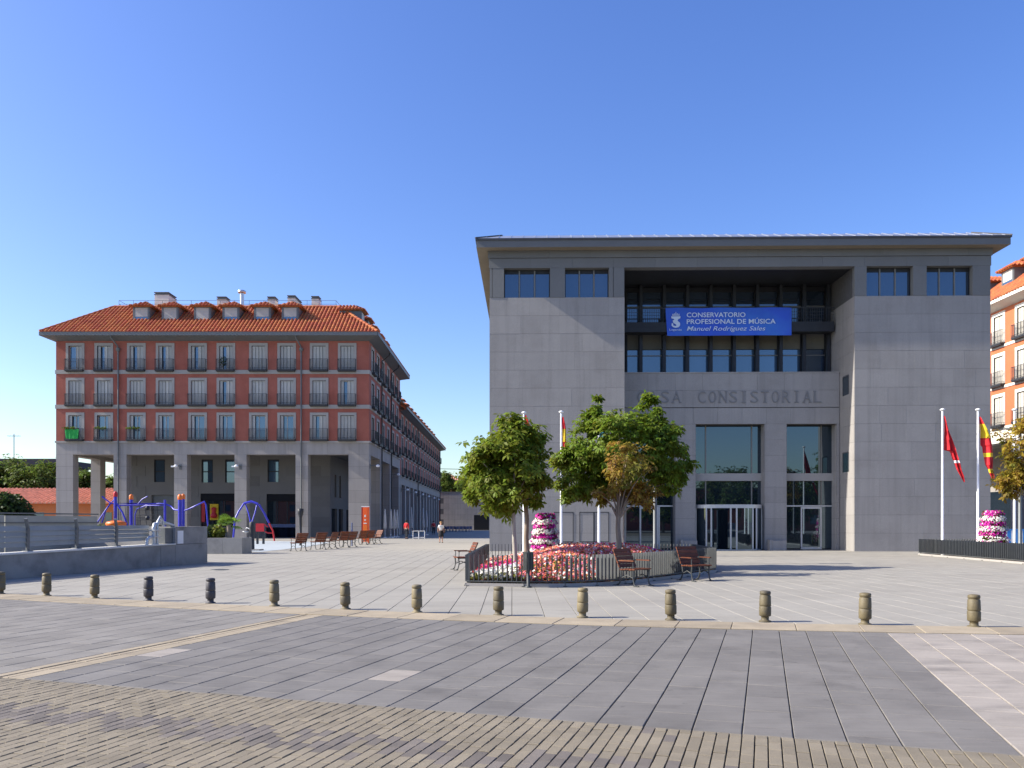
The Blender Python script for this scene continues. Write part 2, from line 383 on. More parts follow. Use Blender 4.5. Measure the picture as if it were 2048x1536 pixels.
# pavers
pav, pavd = [], []
PW, PL = .0925, .185
n = 0; u = 9.0
while u > -15:
    v = V_BR - (PL/2 if n % 2 else 0) ; first = True
    if n % 2: pav.append(rect(u-PW, u, v, V_BR, .0042, .0034))
    while v > 2.6:
        p = rect(u-PW, u, v-PL, v, .0042, .0034)
        vm = v - PL/2
        (pavd if (4.98 < vm < 5.42 and random.random() < .74) or random.random() < .008 else pav).append(p)
        v -= PL
    u -= PW; n += 1
pr = paving('tan_brick_pavement', bedq(-15, 9, 2.6, V_BR), pav, M['brick'], M['joint_m'], 'paver', ch=.004, jit=.003)
# the dark course runs through the same paving: half the parts each
dm = MB(); pavd.sort(key=lambda p: (0 if visible(*p[0]) else 1, p[0][1]))
cache = {}
bd = MB(); bd.add([(*UV(-15,5.0),-.019),(*UV(9,5.0),-.019),(*UV(9,5.42),-.019),(*UV(-15,5.42),-.019)], [(0,1,2,3)])
dk = struct(obj('dark_brick_course', bd, M['joint_m']))
for i, p in enumerate(pavd):
    zt = random.uniform(-.002, .002)
    if i < 260:
        cx = sum(q[0] for q in p)/4; cy = sum(q[1] for q in p)/4
        k = tuple((round(q[0]-cx,3), round(q[1]-cy,3)) for q in p)
        if k not in cache: cache[k] = MB().slab(k, 0, .004, .03).mesh('paver', M['brick_d'])
        obj('paver', cache[k], None, dk, (cx, cy, zt))
    else: dm.slab(p, zt, .004, .03)
stuff(obj('paver_rows', dm, M['brick_d'], dk))
# cream kerb band: blocks along the curve
kb = MB(); pts = [i*.5-20 for i in range(0, 69)]
fs = []; vsn = []
for u in pts: vsn += [(*UV(u, vb(u)+KN), -.021), (*UV(u, vb(u)+KF), -.021)]
for i in range(len(pts)-1): fs.append((2*i, 2*i+2, 2*i+3, 2*i+1))
kb.add(vsn, fs); kr = struct(obj('kerb_band', kb, M['joint_l']))
u = -20
while u < 13.5:
    L_ = random.uniform(.8, 1.0); u1 = u+L_
    p = [UV(u+.004, vb(u)+KN+.006), UV(u1-.004, vb(u1)+KN+.006), UV(u1-.004, vb(u1)+KF-.006), UV(u+.004, vb(u)+KF-.006)]
    cx, cy = p[0]
    obj('kerb_stone', MB().slab([(a-cx, b_-cy) for a, b_ in p], 0, .006, .04).mesh('kerb_stone', M['kerb']), None, kr, (cx, cy, .012+random.uniform(-.002,.002)))
    u = u1
# plaza beyond the kerb, laid square to the buildings
far = []
FW, FL = .56, .92
yrow = 9.0; r = 0
while yrow < 46:
    x = -20.16
    while x < 34:
        p = [(x+.005, yrow+.003), (x+FW-.005, yrow+.003), (x+FW-.005, yrow+FL-.003), (x+.005, yrow+FL-.003)]
        uu, vv = toUV(x+FW/2, yrow+FL/2)
        if vv > vb(uu)-1.2 and abs(x+FW/2) < .66*yrow + 9:
            p = clip_kerb(p, True, KF)
            if len(p) > 2: far.append(p)
        x += FW
    yrow += FL; r += 1
paving('plaza_pavement', [UV(-22, vb(-22)-.3)] + [UV(u, vb(u)-.1) for u in range(-20, 16, 2)] + [(36, 20), (36, 46), (-30, 46)], far, M['slab_far'], M['joint_m'], 'slab', ch=.004, zb=-.024)
b = MB(); b.add([(-60,46,-.012),(60,46,-.012),(60,260,-.012),(-60,260,-.012)], [(0,1,2,3)])
m = M['slab_far'].copy(); m.name = 'far_plaza'
struct(obj('far_plaza_pavement', b, m))
b = MB(); b.add([(-40,-40,-.03),(40,-40,-.03),(40,3.5,-.03),(-40,3.5,-.03)], [(0,1,2,3)])
struct(obj('near_plaza_pavement', b, M['brick']))
# manhole cover near the ramp wall
gx, gy = GP(440, 1139.5)
mh = MB(); mh.lathe([(.30,-.01),(.30,.008),(.28,.010),(.27,.006),(.05,.006),(0.0,.007)], 20)
tag(obj('manhole_cover', mh, M['castiron'], None, (gx, gy, 0)), 'round dark iron manhole cover set in the paving by the ramp wall', 'manhole cover')

# ------------------------------------------------------------------ city hall
def wall_holes(mb, O, U, N, W, z0, z1, holes, depth, a0=0.0, mi=0, base_gap=True):
    """vertical wall in world/local 2D: O + U*a, outward normal N; holes = (a0,a1,z0,z1), reveals `depth` deep"""
    xs = sorted({a0, W} | {h[0] for h in holes} | {h[1] for h in holes}); zs = sorted({z0, z1} | {h[2] for h in holes} | {h[3] for h in holes})
    xs = [x for x in xs if a0 <= x <= W]; zs = [z for z in zs if z0 <= z <= z1]
    def P(a, z, d): return (O[0]+U[0]*a-N[0]*d, O[1]+U[1]*a-N[1]*d, z)
    for i in range(len(xs)-1):
        for j in range(len(zs)-1):
            cx, cz = (xs[i]+xs[i+1])/2, (zs[j]+zs[j+1])/2
            if any(h[0] < cx < h[1] and h[2] < cz < h[3] for h in holes): continue
            mb.add([P(xs[i],zs[j],0), P(xs[i+1],zs[j],0), P(xs[i+1],zs[j+1],0), P(xs[i],zs[j+1],0)], [(0,1,2,3)], mi)
    for a, b, c, d in holes:
        for q in ([(a,c,0),(a,d,0),(a,d,depth),(a,c,depth)], [(b,c,0),(b,d,0),(b,d,depth),(b,c,depth)],
                  [(a,d,0),(b,d,0),(b,d,depth),(a,d,depth)], [(a,c,0),(b,c,0),(b,c,depth),(a,c,depth)]):
            mb.add([P(*t) for t in q], [(0,1,2,3)], mi)

CUBE = {}
def cube(m):
    if m.name not in CUBE: CUBE[m.name] = MB().box(-.5,.5,-.5,.5,-.5,.5).mesh('block_'+m.name, m)
    return CUBE[m.name]
def blk(name, m, parent, x0, x1, y0, y1, z0, z1):
    return obj(name, cube(m), None, parent, ((x0+x1)/2, (y0+y1)/2, (z0+z1)/2), 0, (abs(x1-x0), abs(y1-y0), abs(z1-z0)))

CR = R(-1.0); CY = 43.9; CXW = PX(979, CY)
hall = thing('city_hall', 'grey granite town hall with deep central recess and overhanging metal roof', 'building', (CXW, CY, 0), CR)
cUx, cUy = math.cos(CR), math.sin(CR)
def HA(px, d=0.0):
    t = (px-CX0)/FPX; return (t*(CY+cUx*d) - CXW + cUy*d)/(cUx - t*cUy)
def HY(px, d=0.0): a = HA(px, d); return CY + cUy*a + cUx*d
def HZ(py, px, d=0.0): return PZ(py, HY(px, d))
G = M['granite']
A0, A1, A2, A3 = 0.0, HA(1249), HA(1709), HA(1981)
ZS = HZ(595, 1100)           # top of plain stone
ZL = HZ(536, 1100)           # underside of lintel
D1, D2 = 2.0, 3.7            # depth of lower stone wall, of upper window wall
DEP = 26.0
# backing walls (joint colour) with stone panels laid on them
core = MB()
core.box(A0+.03, A1-.03, .03, DEP, -.05, ZS-.01); core.box(A2+.03, A3-.03, .03, DEP, -.05, ZS-.01)
core.box(A0+.03, A1-.03, .45, DEP, ZS-.01, ZL+1.0); core.box(A2+.03, A3-.03, .45, DEP, ZS-.01, ZL+1.0)
core.box(A1-.03, A2+.03, D2+.25, DEP, -.05, ZL+1.0)
obj('wall_core', core, M['gjoint'], hall)
NC = 14; CHT = ZS/NC
def panels_front(a0, a1, y, z0, z1, ch, wmin, wmax, th=.05, skip=None, gap=.004, seed=0):
    rr = random.Random(seed); n = max(1, round((z1-z0)/ch)); h = (z1-z0)/n
    for c in range(n):
        edges = [a0]; x = a0 + (rr.uniform(.4, 1) * wmax if c % 2 else rr.uniform(.7,1)*wmax)
        while x < a1 - wmin*.6: edges.append(x); x += rr.uniform(wmin, wmax)
        edges.append(a1)
        for i in range(len(edges)-1):
            if skip and skip(edges[i], edges[i+1], z0+c*h, z0+(c+1)*h): continue
            blk('panel', G, hall, edges[i]+.0018, edges[i+1]-.0018, y+rr.uniform(-.002,.002), y+th, z0+c*h+gap, z0+(c+1)*h-gap)
panels_front(A0, A1, 0, 0, ZS, CHT, 1.0, 1.9, seed=1)
panels_front(A2, A3, 0, 0, ZS, CHT, 1.0, 1.9, seed=2)
def panels_side(x, y0, y1, z0, z1, ch, w, out, seed):
    rr = random.Random(seed); n = max(1, round((z1-z0)/ch)); h = (z1-z0)/n
    for c in range(n):
        edges = [y0]; yy = y0 + w*(.6 if c % 2 else 1)
        while yy < y1-.3: edges.append(yy); yy += w
        edges.append(y1)
        for i in range(len(edges)-1):
            xa, xb = (x, x+.04) if out < 0 else (x-.04, x)
            blk('panel', G, hall, xa, xb, edges[i]+.004, edges[i+1]-.004, z0+c*h+.004, z0+(c+1)*h-.004)
panels_side(A2-.005, .056, D2+.2, 0, ZS, CHT, 1.4, -1, 3)        # recess, right-hand flank
panels_side(A1+.005, .056, D2+.2, 0, ZS, CHT, 1.4, 1, 4)         # recess, left-hand flank
panels_side(A0, .056, 14, 0, ZS, CHT, 1.9, -1, 5)
panels_side(A3, .056, 14, 0, ZS, CHT, 1.9, 1, 6)
# upper glazed storey: piers, windows, lintel bands
def top_windows(pxs):
    # pxs = list of (kind, px0, px1)
    for kind, p0, p1 in pxs:
        a, b = HA(p0), HA(p1)
        if kind == 'p':
            blk('pier', M['granite_u'], hall, a, b, -.02, .30, ZS+.003, ZL-.003)
        else:
            root = obj('window', MB().box(a, b, .34, .40, ZS+.003, ZL-.003), M['steel_d'], hall)
            n = 3; wd = (b-a)/n
            for i in range(n):
                obj('pane', MB().box(a+i*wd+.05, a+(i+1)*wd-.05, .325, .338, ZS+.06, ZL-.25), M['glass_t'], root)
                if i: obj('mullion', MB().box(a+i*wd-.035, a+i*wd+.035, .27, .336, ZS+.004, ZL-.06), M['mullion'], root)
            obj('sill', MB().box(a, b, .18, .336, ZS+.004, ZS+.05), M['mullion'], root)
top_windows([('p',979.5,984),('p',985,1008),('w',1008,1100),('p',1100,1130),('w',1130,1218),('p',1218,1226),('p',1227,1248.5),
             ('p',1709,1733),('w',1733,1826),('p',1826,1853),('w',1853,1945),('p',1945,1980.5)])
ZB1, ZB2 = HZ(516.5,1100), HZ(502,1100)
nb = 12
for (za, zb, out, off) in ((ZL, ZB1-.012, .03, 0.0), (ZB1+.012, ZB2, .08, .45)):
    xs = [A0-out] + [A0 + (A3-A0)*(k+off)/nb for k in range(1, nb)] + [A3+out]
    for i in range(len(xs)-1):
        blk('lintel_band', M['granite_u'], hall, xs[i]+.003, xs[i+1]-.003, -out, .5, za, zb)
obj('lintel_joint', MB().box(A0+.02, A3-.02, .01, .5, ZB1-.02, ZB1+.02), M['gjoint'], hall)
# roof: soffit, fascia, sheet metal with standing seams
OV = .68; ZF0, ZF1 = HZ(494, 1100, -OV), HZ(480, 1100, -OV)
rf = MB()
e = [(A0-OV,-OV),(A3+OV,-OV),(A3+OV,DEP+OV),(A0-OV,DEP+OV)]
inn = [(A0-.09,-.09),(A3+.09,-.09),(A3+.09,DEP),(A0-.09,DEP)]
rf.add([(x,y,ZF0) for x,y in e]+[(x,y,ZB2+.001) for x,y in inn]+[(x,y,ZF1) for x,y in e],
       [(0,1,5,4),(1,2,6,5),(2,3,7,6),(3,0,4,7)])
roof = obj('roof', rf, M['soffit'], hall)
fa = MB(); fa.add([(x,y,ZF0) for x,y in e]+[(x,y,ZF1) for x,y in e], [(0,1,5,4),(1,2,6,5),(2,3,7,6),(3,0,4,7)]); obj('fascia', fa, M['fascia'], roof)
OF = OV+.05
e2 = [(A0-OF,-OF),(A3+OF,-OF),(A3+OF,DEP+OF),(A0-OF,DEP+OF)]
ed = MB(); ed.add([(x,y,ZF1) for x,y in e2]+[(x,y,ZF1+.10) for x,y in e2], [(0,1,5,4),(1,2,6,5),(2,3,7,6),(3,0,4,7),(0,1,2,3)])
obj('roof_edge', ed, M['zincd'], roof)
RUN = 1.4; RISE = .62
top = [(A0-OF+RUN,-OF+RUN),(A3+OF-RUN,-OF+RUN),(A3+OF-RUN,DEP+OF-RUN),(A0-OF+RUN,DEP+OF-RUN)]
zt = MB(); Z0 = ZF1+.103
zt.add([(x,y,Z0) for x,y in e2]+[(x,y,Z0+RISE) for x,y in top], [(0,1,5,4),(1,2,6,5),(2,3,7,6),(3,0,4,7),(4,5,6,7)])
obj('roof_sheet', zt, M['zinc'], roof)
x = A0-OF+.6
while x < A3+OF-.3:
    run = min(RUN, x-(A0-OF), (A3+OF)-x)
    obj('standing_seam', MB().bar((x,-OF+.01,Z0+.02),(x,-OF+run,Z0+.02+RISE*run/RUN),.03,.03), M['zinc'], roof)
    x += .66
for a, b_ in ((e2[0], top[0]), (e2[1], top[1])):
    obj('hip_cap', MB().bar((*a,Z0+.02),(*b_,Z0+RISE+.02),.08,.07), M['zincd'], roof)
# recess ceiling
obj('recess_ceiling', MB().box(A1-.02, A2+.02, .5, D2+.3, ZL+.02, ZL+.3), M['steel_d'], hall)
# --- lower stone wall of the recess with the entrance openings
B0, B1 = A1+.03, A2-.03
ZW = HZ(746, 1500, D1); ZG = HZ(815, 1500, D1); ZO = HZ(848, 1500, D1)
o1 = (A1+.14, HA(1351, D1)); o2 = (HA(1391, D1), HA(1530, D1)); o3 = (HA(1573, D1), A2-.18)
lw = MB(); wall_holes(lw, (0, D1+.05), (1,0), (0,-1), B1, 0, ZW-.01, [(o1[0],o1[1],0.0,ZO),(o2[0],o2[1],0.0,ZO),(o3[0],o3[1],0.0,ZO)], .75, a0=B0)
lw.box(B0, B1, D1+.06, D2+.25, ZW-.02, ZW-.012)
obj('entrance_wall', lw, M['gjoint'], hall)
def pan(a, b, z0, z1, y=D1): blk('panel', G, hall, a+.004, b-.004, y, y+.046, z0+.004, z1-.004)
for z0, z1, n in ((ZO, ZG-.02, 9), (ZG+.02, ZG+(ZW-ZG)*.5, 7), (ZG+(ZW-ZG)*.5, ZW, 8)):
    for i in range(n): pan(B0+(B1-B0)*i/n, B0+(B1-B0)*(i+1)/n, z0, z1)
pn = 8
for (a, b) in ((o1[1], o2[0]), (o2[1], o3[0]), (B0, o1[0]), (o3[1], B1)):
    for k in range(pn): 
        pan(a, b, ZO*k/pn, ZO*(k+1)/pn)
        for (xa, xb) in ((a-.03, a-.002), (b+.002, b+.03)):      # reveals of the piers
            if B0+.01 < xa and xb < B1-.01: blk('panel', G, hall, xa, xb, D1+.05, D1+.72, ZO*k/pn+.004, ZO*(k+1)/pn-.004)
obj('coping', MB().box(B0, B1, D1-.03, D2+.2, ZW, ZW+.06), G, hall)
# glazing in the openings
DG = D1+.70
ZT1, ZT0 = HZ(947,1450,DG), HZ(962,1450,DG); ZD = HZ(1012,1450,DG)
def glazing(a, b, muls, door=None):
    root = obj('entrance_glazing', MB().box(a, b, DG+.03, DG+.08, 0, ZO), M['steel_d'], hall)
    obj('transom', MB().box(a, b, DG-.12, DG+.028, ZT0, ZT1), M['lime'], root)
    edges = [a] + muls + [b]
    for i in range(len(edges)-1):
        for (z0, z1) in ((ZT1+.01, ZO-.02), (ZD+.06, ZT0-.01)):
            obj('pane', MB().box(edges[i]+.03, edges[i+1]-.03, DG+.005, DG+.02, z0, z1), M['glass'], root)
        if i: 
            obj('mullion', MB().box(edges[i]-.035, edges[i]+.035, DG-.04, DG+.028, ZT1, ZO-.01), M['mullion'], root)
            obj('mullion', MB().box(edges[i]-.035, edges[i]+.035, DG-.04, DG+.028, ZD+.05, ZT0), M['mullion'], root)
    obj('transom', MB().box(a, b, DG-.05, DG+.03, ZD-.04, ZD+.04), M['alu'], root)
    return root, edges
gl1, e1 = glazing(*o1, [o1[0]+(o1[1]-o1[0])*.5])
gl2, e2_ = glazing(*o2, [HA(1411,DG), HA(1503,DG)])
gl3, e3 = glazing(*o3, [HA(1642,DG)])
def door_set(root, a, b, da, db):
    """side lights and one door leaf between da and db"""
    for (x0, x1) in ((a, da), (db, b)):
        if x1-x0 > .15: obj('side_light', MB().box(x0+.03, x1-.03, DG+.005, DG+.02, .08, ZD-.05), M['glass'], root)
    d = obj('door', MB().box(da, da+.09, DG-.05, DG+.02, .02, ZD-.06).box(db-.09, db, DG-.05, DG+.02, .02, ZD-.06)
            .box(da+.09, db-.09, DG-.05, DG+.02, ZD-.16, ZD-.06).box(da+.09, db-.09, DG-.05, DG+.02, .02, .16), M['alu'], root)
    obj('glass_leaf', MB().box(da+.09, db-.09, DG-.02, DG-.005, .16, ZD-.16), M['glass'], root)
    obj('handle', MB().bar((db-.16, DG-.09, .9),(db-.16, DG-.09, 1.35),.03,.03), M['alu'], root)
door_set(gl1, *o1, HA(1279,DG), HA(1316,DG)); 
obj('mullion', MB().box(HA(1316,DG)+.01, HA(1316,DG)+.10, DG-.05, DG+.02, .02, ZD-.05), M['alu'], gl1)
door_set(gl3, *o3, HA(1601,DG), HA(1643,DG))
# revolving door drum
rc = ((o2[0]+o2[1])/2, DG-.15); rr_ = (o2[1]-o2[0])/2-.02
rev = obj('revolving_door', None, None, hall, (rc[0], rc[1], 0))
def arc(mb, r, t0, t1, z0, z1, th, n=14):
    for i in range(n):
        a, b = t0+(t1-t0)*i/n, t0+(t1-t0)*(i+1)/n
        P = lambda t, q, z: (q*math.cos(t), q*math.sin(t)*.62, z)
        mb.add([P(a,r,z0),P(b,r,z0),P(b,r,z1),P(a,r,z1),P(a,r-th,z0),P(b,r-th,z0),P(b,r-th,z1),P(a,r-th,z1)],
               [(0,1,2,3),(7,6,5,4),(3,2,6,7),(0,4,5,1)], 0, False)
cn = MB(); arc(cn, rr_, math.pi, 2*math.pi, ZD-.14, ZD+.06, .35, 24); obj('canopy', cn, M['alu'], rev)
cb = MB(); arc(cb, rr_-.02, math.pi, 2*math.pi, .0, .05, .1, 24); obj('threshold', cb, M['alu'], rev)
for t in (190, 222, 232, 266, 276, 308, 318, 350):
    t = R(t); x, y = (rr_-.05)*math.cos(t), (rr_-.05)*math.sin(t)*.62
    obj('mullion', MB().box(x-.04, x+.04, y-.04, y+.04, .05, ZD-.14), M['alu'], rev)
for (t0, t1) in ((191,221),(277,307),(319,349)):
    gm = MB(); arc(gm, rr_-.06, R(t0), R(t1), .05, ZD-.14, .015, 8); obj('curved_glass', gm, M['glass'], rev)
for t in (200, 320): 
    obj('door_wing', MB().bar((0,0,1.2),(.8*rr_*math.cos(R(t)), .5*rr_*math.sin(R(t)),1.2),.04,2.2), M['glass'], rev)
obj('lobby_back', MB().box(o2[0]-rc[0], o2[1]-rc[0], .14, .17, 0, ZD-.15), M['glass'], rev)
# little parapet blocks beside the doors
for px in (1382, 1560):
    tag(obj('stone_planter', MB().box(0,.75,0,.5,0,.55).box(-.18,-.01,.02,.45,0,.6), G, None,
        (CXW+cUx*HA(px-14,D1-.6)-cUy*(D1-.6), CY+cUy*HA(px-14,D1-.6)+cUx*(D1-.6), 0), CR),
        'low grey stone block standing %s the revolving door' % ('left of' if px < 1400 else 'right of'), 'stone block')
# --- upper windows behind steel posts, balcony
WY = D2
bays = [HA(1250, WY)+.05] + [HA(1280+46.3*k, WY) for k in range(8)] + [HA(1652, WY)]
for i in range(len(bays)-1):
    a, b = bays[i], bays[i+1]
    wdw = obj('office_window', MB().box(a+.02, b-.02, WY+.10, WY+.2, ZW+.06, ZL), M['steel_d'], hall)
    z1 = HZ(672, 1450, WY)
    zb = HZ(699, 1450, WY); zm = HZ(711, 1450, WY)
    obj('pane', MB().box(a+.10, b-.10, WY+.06, WY+.08, ZW+.12, zm-.03), M['glass_w' if i < 8 else 'glass_t'], wdw)
    obj('pane', MB().box(a+.10, b-.10, WY+.06, WY+.08, zm+.03, zb-.02), M['glass_w' if i < 8 else 'glass_t'], wdw)
    obj('blind', MB().box(a+.10, b-.10, WY+.05, WY+.08, zb+.02, z1+.3), M['blind'], wdw)
    obj('rail', MB().box(a+.06, b-.06, WY+.02, WY+.06, zm-.03, zm+.03), M['mullion'], wdw)
    zf = HZ(655, 1450, WY)
    obj('pane', MB().box(a+.10, b-.10, WY+.06, WY+.08, zf, ZL-.75), M['glass_t'], wdw)
    obj('pane', MB().box(a+.10, b-.10, WY+.06, WY+.08, ZL-.72, ZL-.3), M['glass_t'], wdw)
    obj('rail', MB().box(a+.06, b-.06, WY+.02, WY+.06, HZ(613,1450,WY)-.03, HZ(613,1450,WY)+.03), M['mullion'], wdw)
for x in bays[1:]:
    obj('steel_post', MB().box(x-.09, x+.09, WY-.45, WY-.20, ZW+.06, ZL), M['steel_d'], hall)
BY = D2-1.15
bz0, bz1 = HZ(663,1450,BY), HZ(616,1450,BY)
bal = obj('balcony', MB().box(B0, HA(1668,BY), BY, D2-.46, bz0-.02, bz0+.14), M['steel_d'], hall)
obj('fascia_panel', MB().box(B0, HA(1668,BY), BY-.03, BY-.005, bz0-.02, bz0+.55), M['steel_d'], bal)
rl = MB().bar((B0,BY,bz1),(HA(1668,BY),BY,bz1),.06,.05)
x = B0+.05
while x < HA(1668,BY): rl.bar((x,BY,bz0+.15),(x,BY,bz1),.018,.018); x += .13
for z in (.75, .95, 1.12): rl.bar((B0,BY,bz0+z),(HA(1668,BY),BY,bz0+z),.015,.015)
obj('railing', rl, M['iron'], bal)
# small square windows in the right flank, service doors in the left wing
for (py0, py1, dpx) in ((752, 790, 0), (905, 944, 4)):
    y0_, y1_ = .75, 1.55
    za, zb = HZ(py1,1693,1.1), HZ(py0,1693,1.1)
    wq = obj('square_window', MB().box(A2-.012, A2-.006, y0_, y1_, za, zb), M['glass'], hall)
    obj('frame', MB().box(A2-.03,A2-.013,y0_-.04,y0_+.02,za,zb).box(A2-.03,A2-.013,y1_-.02,y1_+.04,za,zb).box(A2-.03,A2-.013,y0_+.02,y1_-.02,zb-.03,zb+.03), M['gjoint'], wq)
for (p0, p1) in ((1108, 1147), (1159, 1188), (1188, 1218)):
    a, b = HA(p0), HA(p1); z1 = HZ(1024, 1150); z0 = HZ(1084, 1150)
    obj('service_door', MB().box(a,a+.035,-.012,-.004,z0,z1).box(b-.035,b,-.012,-.004,z0,z1).box(a+.035,b-.035,-.012,-.004,z1-.035,z1).box(a+.035,b-.035,-.012,-.004,z0,z0+.035), M['steel_d'], hall)
# lettering
def text_mesh(s, size=1.0, shear=0.0, offset=0.0, extrude=.01, spacing=1.0):
    c = bpy.data.curves.new('t', 'FONT'); c.body = s; c.size = size; c.shear = shear; c.offset = offset; c.extrude = extrude
    c.space_character = spacing; c.resolution_u = 3
    o = bpy.data.objects.new('t', c); COL.objects.link(o)
    dg = bpy.context.evaluated_depsgraph_get(); me = bpy.data.meshes.new_from_object(o.evaluated_get(dg))
    bpy.data.objects.remove(o)
    return me
def place_text(name, s, m, parent, x0, x1, z0, z1, y, shear=0.0, offset=0.0, extrude=.01, spacing=1.0):
    me = text_mesh(s, 1.0, shear, offset, extrude, spacing); n = len(me.vertices); co = np.empty(n*3); me.vertices.foreach_get('co', co); co = co.reshape(-1,3)
    mn, mx = co.min(0), co.max(0)
    X = x0 + (co[:,0]-mn[0])/(mx[0]-mn[0])*(x1-x0); Z = z0 + (co[:,1]-mn[1])/(mx[1]-mn[1])*(z1-z0)
    new = np.stack([X, np.full(n, y) - (co[:,2]-mn[2]), Z], 1); me.vertices.foreach_set('co', new.ravel().astype(np.float32))
    me.materials.clear(); me.materials.append(m); me.update()
    return obj(name, me, None, parent)
def serif_word(word, px0, px1):
    """capital letters, one mesh each, with slab serifs"""
    a0, a1 = HA(px0, D1), HA(px1, D1); z0, z1 = HZ(806,1450,D1), HZ(782.5,1450,D1)
    n = len(word); step = (a1-a0)/(n-.25); h = z1-z0
    for i, c in enumerate(word):
        w_ = step*.72*(.17 if c == 'I' else 1.0); xa = a0+i*step+(step*.72-w_)/2
        me = place_text('letter', c, M['letter'], hall, xa, xa+w_, z0, z1, D1-.003, extrude=.02, offset=-.008)
        s_ = MB(); t = h*.07
        def ser(xc, z, wd=step*.24): s_.box(xc-wd/2, xc+wd/2, D1-.04, D1-.002, z, z+t)
        if c == 'A': ser(xa+w_*.06, z0); ser(xa+w_*.94, z0)
        if c == 'N': ser(xa+w_*.08, z0); ser(xa+w_*.06, z1-t); ser(xa+w_*.92, z1-t)
        if c == 'I': ser(xa+w_/2, z0, step*.38); ser(xa+w_/2, z1-t, step*.38)
        if c == 'T': ser(xa+w_/2, z0, step*.36)
        if c == 'R': ser(xa+w_*.1, z0); ser(xa+w_*.94, z0, step*.2)
        if c == 'L': ser(xa+w_*.1, z1-t); 
        if s_.f: obj('serif', s_, M['letter'], me)
serif_word('CASA', 1275, 1362); serif_word('CONSISTORIAL', 1396, 1643)
# banner on the balcony
BN = BY-.10
ba, bb = HA(1331,BN), HA(1583,BN); bz = (HZ(671,1450,BN), HZ(615.5,1450,BN))
bw = thing('banner', 'blue cloth banner with white lettering hung on the balcony railing', 'banner', (CXW, CY, 0), CR)
nx, nz = 40, 8; vs_, fs = [], []
for j in range(nz+1):
    for i in range(nx+1):
        s_, t = i/nx, j/nz
        xx = ba + (bb-ba)*s_ + (.10*(1-s_)*(1-t)); yy = BN + .012*math.sin(s_*23+t*2) + .02*math.sin(s_*7)*(1-t)
        vs_.append((xx, yy, bz[0]+(bz[1]-bz[0])*t + .015*math.sin(s_*17)*t))
for j in range(nz):
    for i in range(nx): k = j*(nx+1)+i; fs.append((k,k+1,k+nx+2,k+nx+1))
mb = MB(); mb.add(vs_, fs, 0, True); obj('cloth', mb, M['bannerb'], bw)
BT = BN-.045
def bx_(zx): return HA(1300+zx*320/2048, BT)
def bz_(zy): return HZ(600+zy*90/576, 1450, BT)
for s_, x0, x1, z0, z1, sh, of in (('CONSERVATORIO',470,1222,220,158,0,.014),('PROFESIONAL DE MÚSICA',470,1608,306,228,0,.014),
                                ('Manuel Rodríguez Sales',470,1478,410,335,.28,.002),('Leganés',250,405,398,364,0,0)):
    place_text('lettering', s_, M['bannert'], bw, bx_(x0), bx_(x1), bz_(z0), bz_(z1), BT, shear=sh, offset=of, extrude=.002)
cr = MB()
def poly_b(pts): cr.add([(bx_(x), BT-.002, bz_(y)) for x, y in pts], [tuple(range(len(pts)))])
poly_b([(272,206),(390,206),(388,232),(362,242),(352,262),(384,290),(386,322),(366,345),(330,354),(296,345),(276,322),(278,292),(300,300),(296,322),(330,330),(340,318),(296,286),(290,258),(312,252),(300,238),(274,232)])
poly_b([(282,196),(380,196),(376,186),(286,186)])
for k in range(5): poly_b([(284+k*20,182),(298+k*20,182),(296+k*20,164+abs(k-2)*5),(288+k*20,164+abs(k-2)*5)])
poly_b([(327,162),(335,162),(335,150),(327,150)])
obj('crest', cr, M['bannert'], bw)

# ------------------------------------------------------------------ apartment blocks
def window_parts(trim, key):
    P = {}
    s_ = MB(); w2, h = .65, 2.33
    s_.box(-w2-.25, -w2, -.05, .14, 0, h+.27).box(w2, w2+.25, -.05, .14, 0, h+.27).box(-w2, w2, -.05, .14, h, h+.27)
    P['surround'] = s_.mesh('surround', trim)
    P['pane'] = MB().box(-w2, w2, .24, .26, 0, h).mesh('pane', M['glass_w'])
    f = MB(); f.box(-.04,.04,.19,.239,0,h).box(-w2,w2,.19,.239,h-.08,h).box(-w2,-w2+.06,.19,.239,0,h).box(w2-.06,w2,.19,.239,0,h)
    P['frame'] = f.mesh('frame', M['shutter'])
    l = MB(); lw = .275
    l.box(-lw/2, lw/2, .02, .05, .03, h-.04)
    for xx in (-lw/2, lw/2-.05): l.box(xx, xx+.05, .0, .0195, .03, h-.04)
    l.box(-lw/2+.05, lw/2-.05, 0, .0195, .03, .2).box(-lw/2+.05, lw/2-.05, 0, .0195, h-.16, h-.04)
    P['shutter'] = l.mesh('shutter', M['shutter' if key == 'l' else 'shutterw'])
    b = MB(); b.box(-.88, .88, -.40, 0.0, -.13, -.02); b.box(-.84,.84,-.36,-.0,-.2,-.132)
    P['balcony'] = b.mesh('balcony', M['iron'])
    r_ = MB(); 
    for z in (.02, .14, 1.0): r_.bar((-.86,-.38,z),(.86,-.38,z),.03,.03); r_.bar((-.86,-.38,z),(-.86,0,z),.03,.03); r_.bar((.86,-.38,z),(.86,0,z),.03,.03)
    x = -.86
    while x <= .87: r_.bar((x,-.38,-.02),(x,-.38,1.0),.02,.02); x += .1147
    for yy in (-.25,-.12):
        for xx in (-.86,.86): r_.bar((xx,yy,-.02),(xx,yy,1.0),.02,.02)
    P['railing'] = r_.mesh('railing', M['iron'])
    return P
WP = window_parts(M['lime'], 'l'); WPR = window_parts(M['limew'], 'r')
CFG = {'c': [0,1,2,3], 'g': [0,2,3], 'h': [2,3], 'o': [0,3], 'r': [3], 'l': [0], 'm': [0,1,3], 'n': []}
